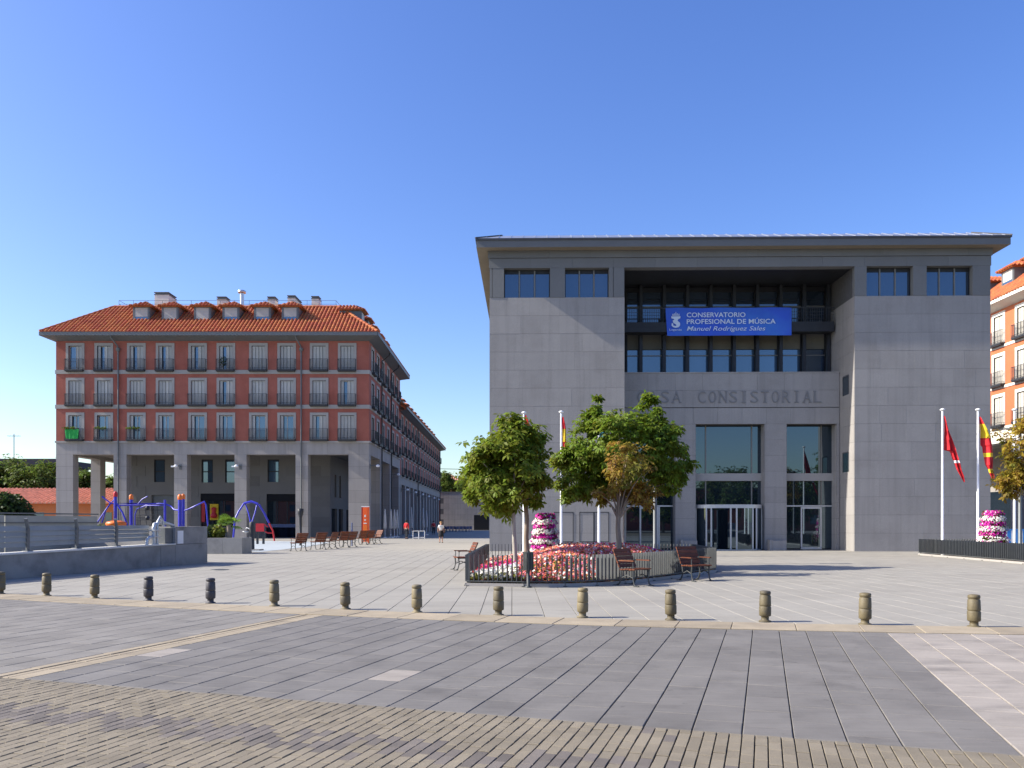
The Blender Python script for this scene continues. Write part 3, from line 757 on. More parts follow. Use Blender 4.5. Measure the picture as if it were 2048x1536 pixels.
def put_window(root, P, x, y, z, rz, cfg, detail=True, sc=None):
    w_ = obj('window', P['surround'], None, root, (x,y,z), rz, sc)
    obj('pane', P['pane'], None, w_)
    if detail: obj('frame', P['frame'], None, w_)
    for k in CFG[cfg]: obj('shutter', P['shutter'], None, w_, (-.65+.1625+.325*k, .06, 0), R(5 if k % 2 else -5))
    b_ = obj('balcony', P['balcony'], None, root, (x,y,z), rz, sc)
    obj('railing', P['railing'], None, b_)
    return w_, b_

def tile_slope(mb, E0, E1, T0, T1, zE, zT, pitch=.36, rad=.13, tl=.42):
    """tiles on a slope: eave edge E0-E1 (2D), top edge T0-T1, heights zE, zT"""
    E0, E1, T0, T1 = (Vector((*p, 0)) for p in (E0, E1, T0, T1)); U = (E1-E0); L_ = U.length; U.normalize()
    tp = T0-E0; a0 = tp.dot(U); Vd = (tp - U*a0); run = Vd.length; Vd.normalize(); a1 = (T1-E0).dot(U)
    sl = (zT-zE)/run; n = int(L_/pitch)
    nrm = Vector((-Vd.x*sl, -Vd.y*sl, 1)).normalized()
    # under-sheet
    P3 = lambda a, r_, up=0: (E0 + U*a + Vd*r_ + Vector((0,0,zE + sl*r_))) + nrm*up
    mb.add([P3(0,0), P3(L_,0), P3(a1,run), P3(a0,run)], [(0,1,2,3)])
    for i in range(n+1):
        a = pitch*(i+.5)
        if a > L_: break
        # range of run at this a
        rmax = run
        if a < a0: rmax = run*a/max(a0,1e-6)
        if a > a1: rmax = min(rmax, run*(L_-a)/max(L_-a1,1e-6))
        r0 = -.06
        while r0 < rmax-.05:
            r1 = min(r0+tl+.03, rmax)
            vs_ = []
            for (rr_, sc, up) in ((r0, 1.0, .018), (r1, .9, .0)):
                for k in range(5):
                    t = math.pi*k/4; vs_.append(P3(a - math.cos(t)*rad*sc, rr_, math.sin(t)*rad*1.05*sc + up))
            mb.add(vs_, [(k,k+1,k+6,k+5) for k in range(4)] + [(0,1,2,3,4)], 0, False)
            r0 += tl
    return P3

def dormer(root, x, y, z, rz, shut=True, roofmat=None, tiles=True, sc=None):
    """front at local origin, facing -Y; body runs back into the slope"""
    b_ = MB(); b_.box(-.85, .85, 0, 2.2, -.3, 1.38)
    d = obj('dormer', b_, M['gutter'], root, (x,y,z), rz, sc)
    obj('frame', MB().box(-.80,-.62,-.04,-.002,.0,1.36).box(.62,.80,-.04,-.002,.0,1.36).box(-.62,.62,-.04,-.002,1.22,1.36).box(-.80,.80,-.06,-.002,-.06,-.001), M['gutter'] , d)
    obj('pane', MB().box(-.62,.62,-.015,-.003,.0,1.22), M['glass_w'], d)
    obj('roller_shutter', MB().box(-.62,.62,-.032,-.016,.35 if shut else .05,1.22), M['shutter'], d)
    t = MB()
    e = 1.12; zE = 1.36; zT = 2.0
    if tiles:
        tile_slope(t, (-e,-.32), (e,-.32), (0-.02,.8), (.02,.8), zE, zT, pitch=.34)
        tile_slope(t, (e,-.32), (e,2.4), (.02,.8), (.02,2.4), zE, zT, pitch=.34)
        tile_slope(t, (-e,2.4), (-e,-.32), (-.02,2.4), (-.02,.8), zE, zT, pitch=.34)
    else:
        t.add([(-e,-.32,zE),(e,-.32,zE),(0,.8,zT),(e,2.4,zE),(0,2.4,zT),(-e,2.4,zE)], [(0,1,2),(1,3,4,2),(5,0,2,4)])
    t.box(-e+.03, e-.03, -.29, 2.2, zE-.06, zE-.01)
    stuff(obj('roof_tiles', t, M['tile'], d))
    return d

# --- block 1: front faces the plaza
S1 = .0485; Y1 = 77.6; X1 = PX(112, Y1); W1 = (738-112)*S1; DP1 = 21.5
apt = thing('apartment_block', 'red brick apartment block with tiled hip roof, dormers and stone arcade', 'building', (X1, Y1, 0))
a1 = lambda px: (px-112)*S1
z1 = lambda py: HC + (HOR-py)*S1
ZST = z1(882); ZEV = 19.40
ROWS = [ZST+.16, ZST+.16+3.37, ZST+.16+6.74]
wc = [a1(p) for p in (150.5,208,273,330.5,395.5,452,517,573.5,638.5,694.5)]
cf = ['oroollllgc', 'cccccgcccg', 'hgggggcccc']
holes = [(c-.65, c+.65, zr, zr+2.33) for c in wc for zr in ROWS]
sidec = [2.0,5.1,8.5,11.9,15.5,18.9]
sholes = [(c-.65, c+.65, zr, zr+2.33) for c in sidec for zr in ROWS]
wl = MB(); wall_holes(wl, (0,0), (1,0), (0,-1), W1, ZST, ZEV+.1, holes, .3)
wall_holes(wl, (W1,0), (0,1), (1,0), DP1, ZST, ZEV+.1, sholes, .3)
wl.add([(0,0,ZST),(0,DP1,ZST),(0,DP1,ZEV+.1),(0,0,ZEV+.1)], [(0,1,2,3)]); wl.add([(0,DP1,ZST),(W1,DP1,ZST),(W1,DP1,ZEV+.1),(0,DP1,ZEV+.1)], [(0,1,2,3)])
wl.add([(.02,.02,ZST+.02),(W1-.02,.02,ZST+.02),(W1-.02,DP1,ZST+.02),(.02,DP1,ZST+.02)], [(0,1,2,3)])
obj('brick_wall', wl, M['redbrick'], apt)
win_first = {}
for r_, zr in enumerate(ROWS):
    for i, c in enumerate(wc): win_first[(r_, i)] = put_window(apt, WP, c, 0, zr, 0, cf[r_][i])
    for i, c in enumerate(sidec): put_window(apt, WP, W1, c, zr, R(90), random.choice('ccggm'))
for k in (1, 2):
    zz = ZST + 3.37*k - .04
    obj('string_course', MB().box(-.06, W1+.06, -.06, 0-.002, zz-.20, zz+.18).box(W1+.002, W1+.06, -.002, DP1, zz-.20, zz+.18), M['lime'], apt)
# plants and a green banner on three balconies
def bush(mb, c, rad, n, size, flat=1.0):
    for _ in range(n):
        d = Vector((random.gauss(0,1), random.gauss(0,1), random.gauss(0,1)*flat)).normalized()*random.uniform(.5,1)
        p = Vector(c)+Vector((d.x*rad[0], d.y*rad[1], d.z*rad[2])); a = Vector((random.gauss(0,1),random.gauss(0,1),random.gauss(0,1))).normalized()*size
        b_ = a.cross(Vector((random.gauss(0,1),random.gauss(0,1),random.gauss(0,1)))).normalized()*size*.6
        mb.add([p-a, p+b_, p+a, p-b_], [(0,1,2,3)])
gb = MB(); nx = 12
vs_ = []; fs = []
for i in range(nx+1):
    xx = -.78+1.35*i/nx; dz = .03*math.sin(i*1.3)
    vs_ += [(xx*.86, -.425-.02*math.sin(i*2.1), .02+dz), (xx, -.42-.025*math.sin(i*1.7), .93+dz)]
for i in range(nx): fs.append((2*i,2*i+2,2*i+3,2*i+1))
gb.add(vs_, fs, 0, True)
tag(obj('green_banner', gb, M['flaggrn'], None, (X1+wc[0], Y1, ROWS[0])), 'green cloth banner hung on the lowest corner balcony of the apartment block', 'banner')
for i, pl in ((0, 'above the green banner'), (1, 'second balcony from the corner, lowest row'), (2, 'third balcony from the corner, lowest row')):
    pm = MB(); bush(pm, (-.1 if i else -.3, -.45, 1.05), (.75,.18,.14), 90, .09)
    tag(obj('balcony_plant', pm, M['leafd'], None, (X1+wc[i], Y1, ROWS[0])), 'trailing green plants on the balcony rail, '+pl, 'plant')
pm = MB(); bush(pm, (-.2,-.3,.75), (.5,.18,.55), 120, .08)
tag(obj('balcony_plant', pm, M['leafc'], None, (X1+wc[5], Y1, ROWS[2])), 'dark leafy plant on a top row balcony of the apartment block', 'plant')
# arcade
AO = [(146,227),(253,348),(374,469),(493,591),(616,697)]
ZAO = z1(909)
def course_blocks(x0, x1, y0, y1, z0, z1_, n, nm='stone_block', m=M['granite2']):
    for k in range(n):
        h = (z1_-z0)/n; blk(nm, m, apt, x0+random.uniform(0,.004), x1-random.uniform(0,.004), y0+random.uniform(0,.004), y1, z0+k*h+.006, z0+(k+1)*h-.006)
edges = [0] + [a1(p) for o in AO for p in o] + [W1]
def pier(x0, x1, y0, y1):
    obj('pier_core', MB().box(x0+.015, x1-.015, y0+.015, y1-.015, 0, ZAO), M['gjoint'], apt)
    course_blocks(x0, x1, y0, y1, 0, ZAO, 7)
for i in range(0, len(edges), 2): pier(edges[i], edges[i+1], 0, 1.0)
SY = [(6.4,7.5),(13.2,14.2),(20.3,21.5)]
for (ya, yb) in SY: pier(W1-1.0, W1, ya, yb); pier(0, 1.0, ya, yb)
obj('lintel_core', MB().box(.03, W1-.03, .03, .97, ZAO+.01, ZST-.002).box(W1-.97, W1-.03, .97, DP1, ZAO+.01, ZST-.002).box(.03,.97,.97,DP1,ZAO+.01,ZST-.002), M['gjoint'], apt)
nb_ = 15
for i in range(nb_):
    blk('lintel_block', M['granite2'], apt, W1*i/nb_+.004, W1*(i+1)/nb_-.004, 0, .985, ZAO, ZST-.18)
for i in range(10):
    blk('lintel_block', M['granite2'], apt, W1-.985, W1, 1.0+(DP1-1)*i/10+.004, 1.0+(DP1-1)*(i+1)/10-.004, ZAO, ZST-.18)
    blk('lintel_block', M['granite2'], apt, 0, .985, 1.0+(DP1-1)*i/10+.004, 1.0+(DP1-1)*(i+1)/10-.004, ZAO, ZST-.18)
obj('cornice', MB().box(-.08, W1+.08, -.08, 1.0, ZST-.176, ZST-.004).box(W1-.9, W1+.08, 1.002, DP1, ZST-.176, ZST-.004), M['lime'], apt)
obj('arcade_ceiling', MB().box(.9, W1-.9, .95, DP1, ZAO+.3, ZAO+.4), M['granite_shaded'], apt)
# set-back ground floor walls
IX0, IX1, IY = 4.8, W1-4.8, 4.6
def ia(px, d=IY): return PX(px, Y1+d)-X1
def iz(py, d=IY): return PZ(py, Y1+d)
iw = [(ia(308),ia(330),iz(964),iz(919)), (ia(403),ia(426),iz(965),iz(919)), (ia(450),ia(471),iz(965),iz(919)), (ia(535),ia(558),iz(964),iz(919))]
ish = [(ia(401),ia(472),iz(1054),iz(987)), (ia(533),ia(594),iz(1048),iz(988)), (ia(303),ia(350),iz(1060),iz(990))]
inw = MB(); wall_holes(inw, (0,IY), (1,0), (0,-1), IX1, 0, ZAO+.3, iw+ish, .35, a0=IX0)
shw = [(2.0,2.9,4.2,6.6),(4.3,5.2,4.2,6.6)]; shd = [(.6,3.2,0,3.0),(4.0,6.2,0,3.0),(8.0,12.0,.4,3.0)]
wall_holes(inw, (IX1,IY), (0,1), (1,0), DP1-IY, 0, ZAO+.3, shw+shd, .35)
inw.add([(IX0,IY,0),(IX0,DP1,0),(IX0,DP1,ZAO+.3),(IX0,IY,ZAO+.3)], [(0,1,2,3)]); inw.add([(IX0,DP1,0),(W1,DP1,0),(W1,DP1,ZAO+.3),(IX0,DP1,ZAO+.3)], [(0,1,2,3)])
obj('ground_floor_wall', inw, M['granite_shaded'], apt)
nc_ = 8; hc_ = (ZAO+.28)/nc_
for c in range(nc_):
    x = IX0 - (.9 if c % 2 else 0)
    while x < IX1:
        xa, xb = max(x, IX0), min(x+1.8, IX1)
        if xb-xa > .1 and not any(xa < h[1]+.05 and xb > h[0]-.05 and c*hc_ < h[3]+.05 and (c+1)*hc_ > h[2]-.05 for h in iw+ish): blk('panel', M['granite_shaded'], apt, xa+.006, xb-.006, IY-.03, IY-.002, c*hc_+.006, (c+1)*hc_-.006)
        x += 1.8
for (a, b, c, d) in iw:
    q = obj('small_window', MB().box(a,b,IY+.2,IY+.25,c,d), M['glass_w'], apt)
    obj('frame', MB().box(a,a+.1,IY+.12,IY+.195,c,d).box(b-.1,b,IY+.12,IY+.195,c,d).box(a+.1,b-.1,IY+.12,IY+.195,d-.1,d).box(a+.1,b-.1,IY+.12,IY+.195,c+(d-c)*.45,c+(d-c)*.45+.1), M['steel_d'], q)
for i, (a, b, c, d) in enumerate(ish):
    q = obj('shop_front', MB().box(a,b,IY+.25,IY+.3,c,d), M['glass'] if i < 2 else M['galvp'], apt)
    if i < 2:
        obj('fascia', MB().box(a,b,IY+.1,IY+.24,d-.75,d-.01), M['dark'], q)
        for k in range(1,3): obj('mullion', MB().box(a+(b-a)*k/3-.04,a+(b-a)*k/3+.04,IY+.15,IY+.245,c,d-.76), M['steel_d'], q)
    if i == 1: obj('stall_riser', MB().box(a-.02,b+.02,IY-.03,IY-.003,0,c-.02), M['navy_pan'], q)
    if i == 0:
        sg = obj('yellow_sign', MB().box(ia(419),ia(436),IY+.1,IY+.14,iz(1040),iz(1008)), M['yellow_s'], q)
        obj('figure', MB().lathe([(.0,0),(.3,.02),(.36,.3),(.2,.55),(.22,.8),(.3,1.0),(.0,1.15)], 10, (ia(427.5),IY+.0,iz(1036))), M['redp'], sg)
        obj('red_sign', MB().box(ia(402),ia(409),IY+.1,IY+.14,iz(1044),iz(1003)), M['redp'], q)
for (a, b, c, d) in shw+shd: obj('dark_window', MB().box(IX1-.3,IX1-.25,IY+a,IY+b,c,d), M['glass'], apt)
# eaves, gutter, roof
OVA = 1.0
e_ = [(-OVA,-OVA),(W1+OVA,-OVA),(W1+OVA,DP1+OVA),(-OVA,DP1+OVA)]; i_ = [(0,0),(W1,0),(W1,DP1),(0,DP1)]
sf = MB(); sf.add([(x,y,ZEV+.08) for x,y in e_]+[(x,y,ZEV-.25) for x,y in i_], [(0,1,5,4),(1,2,6,5),(2,3,7,6),(3,0,4,7)])
obj('eaves', sf, M['gutter'], apt)
gt = MB()
for k in range(4):
    p, q = e_[k], e_[(k+1)%4]; gt.bar((*p,ZEV+.24),(*q,ZEV+.24),.16,.34)
obj('gutter', gt, M['gutter'], apt)
ZE1 = ZEV+.42; RN = 4.8; RS = 3.65
t_ = [(-OVA+RN,-OVA+RN),(W1+OVA-RN,-OVA+RN),(W1+OVA-RN,DP1+OVA-RN),(-OVA+RN,DP1+OVA-RN)]
rt = MB()
for k in range(4): tile_slope(rt, e_[k], e_[(k+1)%4], t_[k], t_[(k+1)%4], ZE1, ZE1+RS)
rt.add([(x,y,ZE1+RS-.02) for x,y in t_], [(0,1,2,3)])
for k in range(4): 
    n_ = 14
    for j in range(n_):
        p = Vector((*e_[k],ZE1+.05)).lerp(Vector((*t_[k],ZE1+RS+.05)), j/n_); q = Vector((*e_[k],ZE1+.05)).lerp(Vector((*t_[k],ZE1+RS+.05)), (j+1.1)/n_)
        rt.tube([p,q],[.17,.13],6)
    for j in range(int((Vector(t_[k])-Vector(t_[(k+1)%4])).length/.42)):
        L_ = (Vector(t_[(k+1)%4])-Vector(t_[k])); n2 = int(L_.length/.42)
        p = Vector(t_[k])+L_*j/n2; q = Vector(t_[k])+L_*(j+1.1)/n2; rt.tube([(*p,ZE1+RS+.03),(*q,ZE1+RS+.03)],[.16,.13],6)
arf = stuff(obj('roof_tiles', rt, M['tile'], apt))
YD = 1.25
for px in (283,340.5,405,462,525,580.5):
    dx = PX(px, Y1+YD)-X1
    dormer(apt, dx, YD, ZE1+RS*(YD+OVA)/RN-.05, 0, shut=px not in (340.5,405))
for k in range(5): dormer(apt, W1-YD, 3.4+3.6*k, ZE1+RS*(YD+OVA)/RN-.05, R(90))
# chimneys, vent pipe, roof railing, downpipes, wall lamps
def chimney(px0, px1, pyt, d, depth):
    xa, xb = PX(px0,Y1+d)-X1, PX(px1,Y1+d)-X1; zt = PZ(pyt, Y1+d)
    c_ = obj('chimney', MB().box(xa,xb,d,d+depth,ZE1+RS-.5,zt-.3), M['limew'], apt)
    obj('chimney_cap', MB().box(xa-.04,xb+.04,d-.04,d+depth+.04,zt-.3,zt-.22).box(xa-.04,xb+.04,d-.04,d+depth+.04,zt-.08,zt).box(xa+.06,xb-.06,d+.06,d+depth-.06,zt-.22,zt-.08), M['gutter'], c_)
for args in ((309,337,584,4.6,1.9),(434,452,593,4.6,1.2),(535,550,593,4.6,1.0),(575,590,590.5,4.4,2.6),(623,637,592,4.6,1.0)): chimney(*args)
vx = PX(484,Y1+4)-X1; zv = PZ(580,Y1+4)
obj('vent_pipe', MB().tube([(vx,4,ZE1+RS-1),(vx,4,zv-.35)],.2,10).lathe([(.22,0),(.4,.02),(.42,.22),(.2,.32)],12,(vx,4,zv-.34)), M['zinc'], apt)
rr_ = MB(); zr0, zr1 = ZE1+RS, ZE1+RS+.75
rx0, rx1, ry0, ry1 = t_[0][0]+.3, t_[1][0]-.3, t_[0][1]+.3, t_[2][1]-.3
for z in (zr1, (zr0+zr1)/2): 
    rr_.bar((rx0,ry0,z),(rx1,ry0,z),.03,.03); rr_.bar((rx1,ry0,z),(rx1,ry1,z),.03,.03); rr_.bar((rx0,ry0,z),(rx0,ry1,z),.03,.03)
for k in range(16): x = rx0+(rx1-rx0)*k/15; rr_.bar((x,ry0,zr0),(x,ry0,zr1),.03,.03)
obj('roof_railing', rr_, M['galvp'], apt)
for px in (237.5, 603):
    x = a1(px)
    obj('downpipe', MB().tube([(x-.35,-.98,ZEV+.1),(x-.3,-.9,ZEV-.15),(x-.05,-.14,ZEV-.75),(x,-.13,ZEV-1.2),(x,-.13,1.2)],.07,8).lathe([(.09,0),(.19,.12),(.19,.34)],10,(x,-.13,ZEV-1.3)), M['galvp'], apt)
for yy in (7.0, 13.7):
    obj('downpipe', MB().tube([(W1+.98,yy,ZEV+.1),(W1+.9,yy,ZEV-.2),(W1+.13,yy,ZEV-.8),(W1+.13,yy,.3)],.07,8), M['steel_d'], apt)
def wall_lamp(root, x, y, z, rz):
    l_ = obj('wall_lamp', MB().box(-.12,.12,-.06,-.002,-.25,.25).tube([(0,-.05,.05),(0,-.5,.1),(-.05,-.62,.02)],.04,6), M['galvp'], root, (x,y,z), rz)
    obj('lamp_head', MB().lathe([(.0,-.1),(.16,-.06),(.2,.05),(.1,.16),(.0,.18)], 10, (-.12,-.8,.0)).box(-.55,-.1,-.9,-.7,-.07,.06), M['white'], l_)
for px in (361, 481): wall_lamp(apt, a1(px), 0, z1(934), 0)
for yy in (.5, 14.6): wall_lamp(apt, W1, yy, z1(932), R(90))
# TV aerials on the roof
# --- block 2 further down the street
Y2 = Y1+DP1+.02; DP2 = 55.0; X2 = X1+W1
blk2 = thing('apartment_block', 'lower brick apartment block behind the corner block, receding along the shaded street', 'building', (X2, Y2, 0))
Z2S, Z2E = 7.36, 15.4; R2 = [Z2S+.15, Z2S+.15+2.68, Z2S+.15+5.36]
c2 = [2.0+3.65*k for k in range(15)]
SC2 = (1,1,.86)
h2 = [(c-.65,c+.65,zr,zr+2.33*.86) for c in c2 for zr in R2]
m2 = MB(); wall_holes(m2, (0,0), (0,1), (1,0), DP2, Z2S, Z2E+.1, h2, .3)
m2.add([(0,0,Z2S),(-14,0,Z2S),(-14,0,Z2E),(0,0,Z2E)], [(0,1,2,3)]); m2.add([(0,DP2,0),(-14,DP2,0),(-14,DP2,Z2E),(0,DP2,Z2E)], [(0,1,2,3)]); m2.add([(-14,0,0),(-14,DP2,0),(-14,DP2,Z2E),(-14,0,Z2E)], [(0,1,2,3)])
obj('brick_wall', m2, M['redbrick'], blk2)
for zr in R2:
    for c in c2: put_window(blk2, WP, 0, c, zr, R(90), random.choice('cccggm'), False, SC2)
    obj('string_course', MB().box(.002,.06,0,DP2,zr-.3,zr-.08), M['lime'], blk2)
for k in range(13):
    ya = .3+4.3*k
    obj('pier', MB().box(-1.0,0,ya,ya+1.1,0,6.3), M['granite2'], blk2)
obj('lintel', MB().box(-1.0,-.002,0,DP2,6.3,Z2S-.02), M['granite2'], blk2)
obj('ground_floor_wall', MB().box(-5,-4.7,0,DP2,0,6.4).box(-4.7,-.9,0,DP2,6.35,6.45), M['granite2'], blk2)
for k in range(12): obj('shop_front', MB().box(-4.69,-4.6,1.6+4.3*k,4.6+4.3*k,.3,3.2), M['glass'], blk2)
obj('eaves', MB().add([(.95,-.9,Z2E+.1),(.95,DP2+.9,Z2E+.1),(0,DP2+.2,Z2E-.15),(0,-.1,Z2E-.15)], [(0,1,2,3)]).bar((.95,-.9,Z2E+.22),(.95,DP2+.9,Z2E+.22),.16,.3), M['gutter'], blk2)
t2 = MB(); tile_slope(t2, (1.0,-1), (1.0,DP2+1), (-3.6,-1), (-3.6,DP2-3.6), Z2E+.4, Z2E+3.2, pitch=.4); stuff(obj('roof_tiles', t2, M['tile'], blk2))
for k in range(12): dormer(blk2, -.55, 3.0+4.1*k, Z2E+.4+2.8*1.55/4.6-.1, R(90), True, None, False, (.9,.9,.8))
for k in (3, 9): obj('downpipe', MB().tube([(.13,6*k,Z2E),(.13,6*k,.3)],.07,6), M['steel_d'], blk2)
for k in range(6): wall_lamp(blk2, 0, 1.0+4.3*2*k, 5.6, R(90))

# --- block on the far right, facing the sun
X3, Y3 = 40.4, 84.0
blk3 = thing('apartment_block', 'sunlit orange brick apartment block with white trim beyond the town hall', 'building', (X3, Y3, 0), R(-90))
c3 = [Y3-y for y in (78.4,75.4,72.4,69.4,66.4,63.3,60.2,57.1)]; W3 = 40.0
h3 = [(c-.65,c+.65,zr,zr+2.33) for c in c3 for zr in ROWS]
m3 = MB(); wall_holes(m3, (0,0), (1,0), (0,-1), W3, ZST, ZEV+.1, h3, .3)
m3.add([(0,0,ZST),(0,14,ZST),(0,14,ZEV),(0,0,ZEV)], [(0,1,2,3)]); m3.add([(W3,0,ZST),(W3,14,ZST),(W3,14,ZEV),(W3,0,ZEV)], [(0,1,2,3)]); m3.add([(0,0,ZST+.02),(W3,0,ZST+.02),(W3,14,ZST+.02),(0,14,ZST+.02)], [(0,1,2,3)])
obj('brick_wall', m3, M['redbrick_r'], blk3)
for zr in ROWS:
    for c in c3: put_window(blk3, WPR, c, 0, zr, 0, 'c')
    obj('string_course', MB().box(0,W3,-.06,-.002,zr-.36,zr-.14), M['limew'], blk3)
for k in range(6): obj('pier', MB().box(6.4*k,6.4*k+1.3,0,1.0,0,ZAO), M['granite2'], blk3)
obj('lintel', MB().box(0,W3,0.002,1.0,ZAO,ZST-.01), M['limew'], blk3)
obj('ground_floor_wall', MB().box(0,W3,4.6,4.9,0,ZAO+.4).box(0,W3,.98,4.7,ZAO+.3,ZAO+.4), M['granite2'], blk3)
for k in range(6): obj('shop_front', MB().box(1.8+6.4*k,6.0+6.4*k,4.5,4.59,.1,4.4), M['glass'], blk3)
obj('eaves', MB().add([(-.95,-.95,ZEV+.08),(W3,-.95,ZEV+.08),(W3,0,ZEV-.25),(0,0,ZEV-.25)], [(0,1,2,3)]).bar((-.95,-.98,ZEV+.24),(W3,-.98,ZEV+.24),.12,.3), M['limew'], blk3)
t3 = MB(); tile_slope(t3, (-1,-1), (W3,-1), (3.8,3.8), (W3,3.8), ZE1-.05, ZE1+RS); tile_slope(t3, (-1,14), (-1,-1), (3.8,10), (3.8,3.8), ZE1-.05, ZE1+RS); stuff(obj('roof_tiles', t3, M['tile'], blk3))
for y in (78.4, 75.0, 71.6, 67.2, 63.9, 60.5): dormer(blk3, Y3-y, YD, ZE1+RS*(YD+OVA)/RN-.05, 0)

# --- end of the street: stone wall, trees and a brick house behind
YE = Y2+DP2+4
ew = thing('street_end_wall', 'plain grey stone wall building closing the far end of the street', 'building', (PX(876,YE), YE, 0))
zt_ = PZ(986, YE)
for c in range(7):
    for k in range(9):
        blk('panel', M['granite2'], ew, k*2.2+.006+(1.1 if c%2 else 0), k*2.2+2.19+(1.1 if c%2 else 0), 0, .3, c*zt_/7+.006, (c+1)*zt_/7-.006)
obj('wall_core', MB().box(.1,21,.02,6,0,zt_-.05), M['gjoint'], ew)
obj('coping', MB().box(-.1,21.2,-.05,.5,zt_,zt_+.25), M['gutter'], ew)
obj('dark_doorway', MB().box(PX(948,YE)-PX(876,YE),PX(978,YE)-PX(876,YE),-.03,-.004,0,PZ(1030,YE)), M['dark'], ew)
rh = thing('brick_house', 'small red brick house with tiled roof above the street end wall', 'house', (PX(870,190), 190, 0))
zz = PZ(960,190)
obj('wall', MB().box(0,PX(917,190)-PX(870,190),0,6,0,zz), M['redbrick'], rh)
t = MB(); w_ = PX(917,190)-PX(870,190); tile_slope(t, (-.3,-.5), (w_+.3,-.5), (0,3), (w_-2.5,3), zz, PZ(946,190), pitch=.5); tile_slope(t, (w_+.3,-.5), (w_+.3,6.5), (w_-2.5,3), (w_-2.5,3.4), zz, PZ(946,190), pitch=.5)
stuff(obj('roof_tiles', t, M['pinktile'], rh))
for k in range(2): obj('window', MB().box(1.6+2.2*k,2.7+2.2*k,-.03,-.002,zz-2.2,zz-.7), M['glass_w'], rh)
gh = thing('white_house', 'low pale building with grey roof behind the street end wall', 'house', (PX(918,200), 200, 0))
obj('wall', MB().box(0,12,0,6,0,PZ(968,200)), M['limew'], gh); obj('roof', MB().box(-.3,12.3,-.3,6.3,PZ(968,200)+.01,PZ(956,200)), M['gutter'], gh)
tag(obj('overhead_cable', MB().tube([(X2,Y2+DP2-2,PZ(939,Y2+DP2)),( -6,Y2+DP2-2,PZ(940.5,Y2+DP2)),(2,Y2+DP2-2,PZ(940,Y2+DP2))],.05,5), M['steel_d']), 'thin dark cable strung across the far end of the street', 'cable')

# --- far left background
lb = thing('low_brick_building', 'long low orange brick building with pink tiled lean-to roof at the left edge', 'building', (-84, 92, 0))
obj('wall', MB().box(0,40,0,10,0,4.0), M['orangewall'], lb)
t = MB(); tile_slope(t, (-.5,-.8), (40.5,-.8), (-.5,5.5), (40.5,5.5), 3.7, 5.6, pitch=.5, rad=.19); tile_slope(t, (40.5,11), (-.5,11), (40.5,5.5), (-.5,5.5), 3.7, 5.6, pitch=.6, rad=.2)
stuff(obj('roof_tiles', t, M['pinktile'], lb))
for k in range(10): obj('window', MB().box(1.5+3.9*k,2.9+3.9*k,-.03,-.002,1.4,2.7), M['glass_w'], lb)
obj('pilaster', MB().box(25,25.4,-.12,-.002,0,3.7), M['redbrick'], lb)
hb = thing('brick_shed', 'orange brick gable building seen through the arcade piers', 'building', (-47.5, 104, 0))
obj('wall', MB().box(0,12,0,8,0,5.2), M['orangewall'], hb)
t = MB(); tile_slope(t, (-.5,-.6), (12.5,-.6), (5,4), (12.5,4), 5.1, 7.6, pitch=.5, rad=.19); stuff(obj('roof_tiles', t, M['tile'], hb))
db = thing('dark_roofed_building', 'building with long dark flat roof behind the left trees', 'building', (PX(108,150)-75, 150, 0))
obj('wall', MB().box(0,75,0,12,0,PZ(931,150)), M['navyroof'], db)
obj('roof', MB().box(-.8,75.8,-.8,12.8,PZ(931,150)+.01,PZ(918,150)), M['navyroof'], db)
ax = PX(28,150)
an = MB().bar((ax,150,PZ(918,150)),(ax,150,PZ(868,150)),.10,.10).bar((ax-1.2,150,PZ(872,150)),(ax+1.2,150,PZ(872,150)),.07,.07)
for k in range(5): an.bar((ax-1+.5*k,149.6,PZ(872,150)),(ax-1+.5*k,150.4,PZ(872,150)),.05,.05)
tag(obj('tv_aerial', an, M['galvp']), 'tall thin television aerial mast on the dark flat roof', 'aerial')

# ------------------------------------------------------------------ ramp wall with railing (left)
RA = math.atan2(.972, .235); rx_, ry_ = -15.57, 16.0
ramp = thing('ramp_wall', 'long low grey concrete ramp wall ending in a taller block at the left', 'wall', (rx_, ry_, 0), RA)
def along(px): 
    t = (px-CX0)/FPX; Y = (14.1+.242*22.07)/(.242-t); return (Y-16)/.972
q = MB()
aE = along(351)
def sloped(mb, a0, a1, y0, y1, h0, h1, zb=-.05):
    mb.add([(a0,y0,zb),(a1,y0,zb),(a1,y1,zb),(a0,y1,zb),(a0,y0,h0),(a1,y0,h1),(a1,y1,h1),(a0,y1,h0)], [(0,3,2,1),(4,5,6,7),(0,1,5,4),(1,2,6,5),(2,3,7,6),(3,0,4,7)])
hz = lambda a: .60 + .165*a/aE
sloped(q, -8, along(322)-.012, 0, .5, hz(-8), hz(along(322))); obj('low_wall', q, M['concrete'], ramp)
q = MB(); sloped(q, along(322)+.012, aE-.01, .004, .5, hz(along(322)), hz(aE)); obj('low_wall', q, M['concrete'], ramp)
q = MB(); sloped(q, -8, aE-.01, -.03, .53, hz(-8)+.05, hz(aE)+.05, .0); 
q.v = [(x,y,(z if z > .1 else hz(x)+.004)) for x,y,z in q.v]; obj('coping', q, M['limew'], ramp)
obj('end_block', MB().box(aE, along(415), 0, .6, 0, .77), M['concrete'], ramp)
obj('end_block', MB().box(aE, along(415), .004, .596, .782, 1.43).box(along(415)-.4, along(415), .6, 6.5, 0, 1.42), M['concrete'], ramp)
obj('notice_plate', MB().box(along(355), along(366.5), -.012, -.002, .8, 1.28), M['white'], ramp)
obj('meter_box', MB().box(along(335), aE-.02, .10, .5, hz(aE)+.055, 1.38), M['galvp'], ramp)
rail = thing('ramp_railing', 'galvanised sheet railing with steel posts standing on the ramp wall', 'railing', (rx_, ry_, 0), RA)
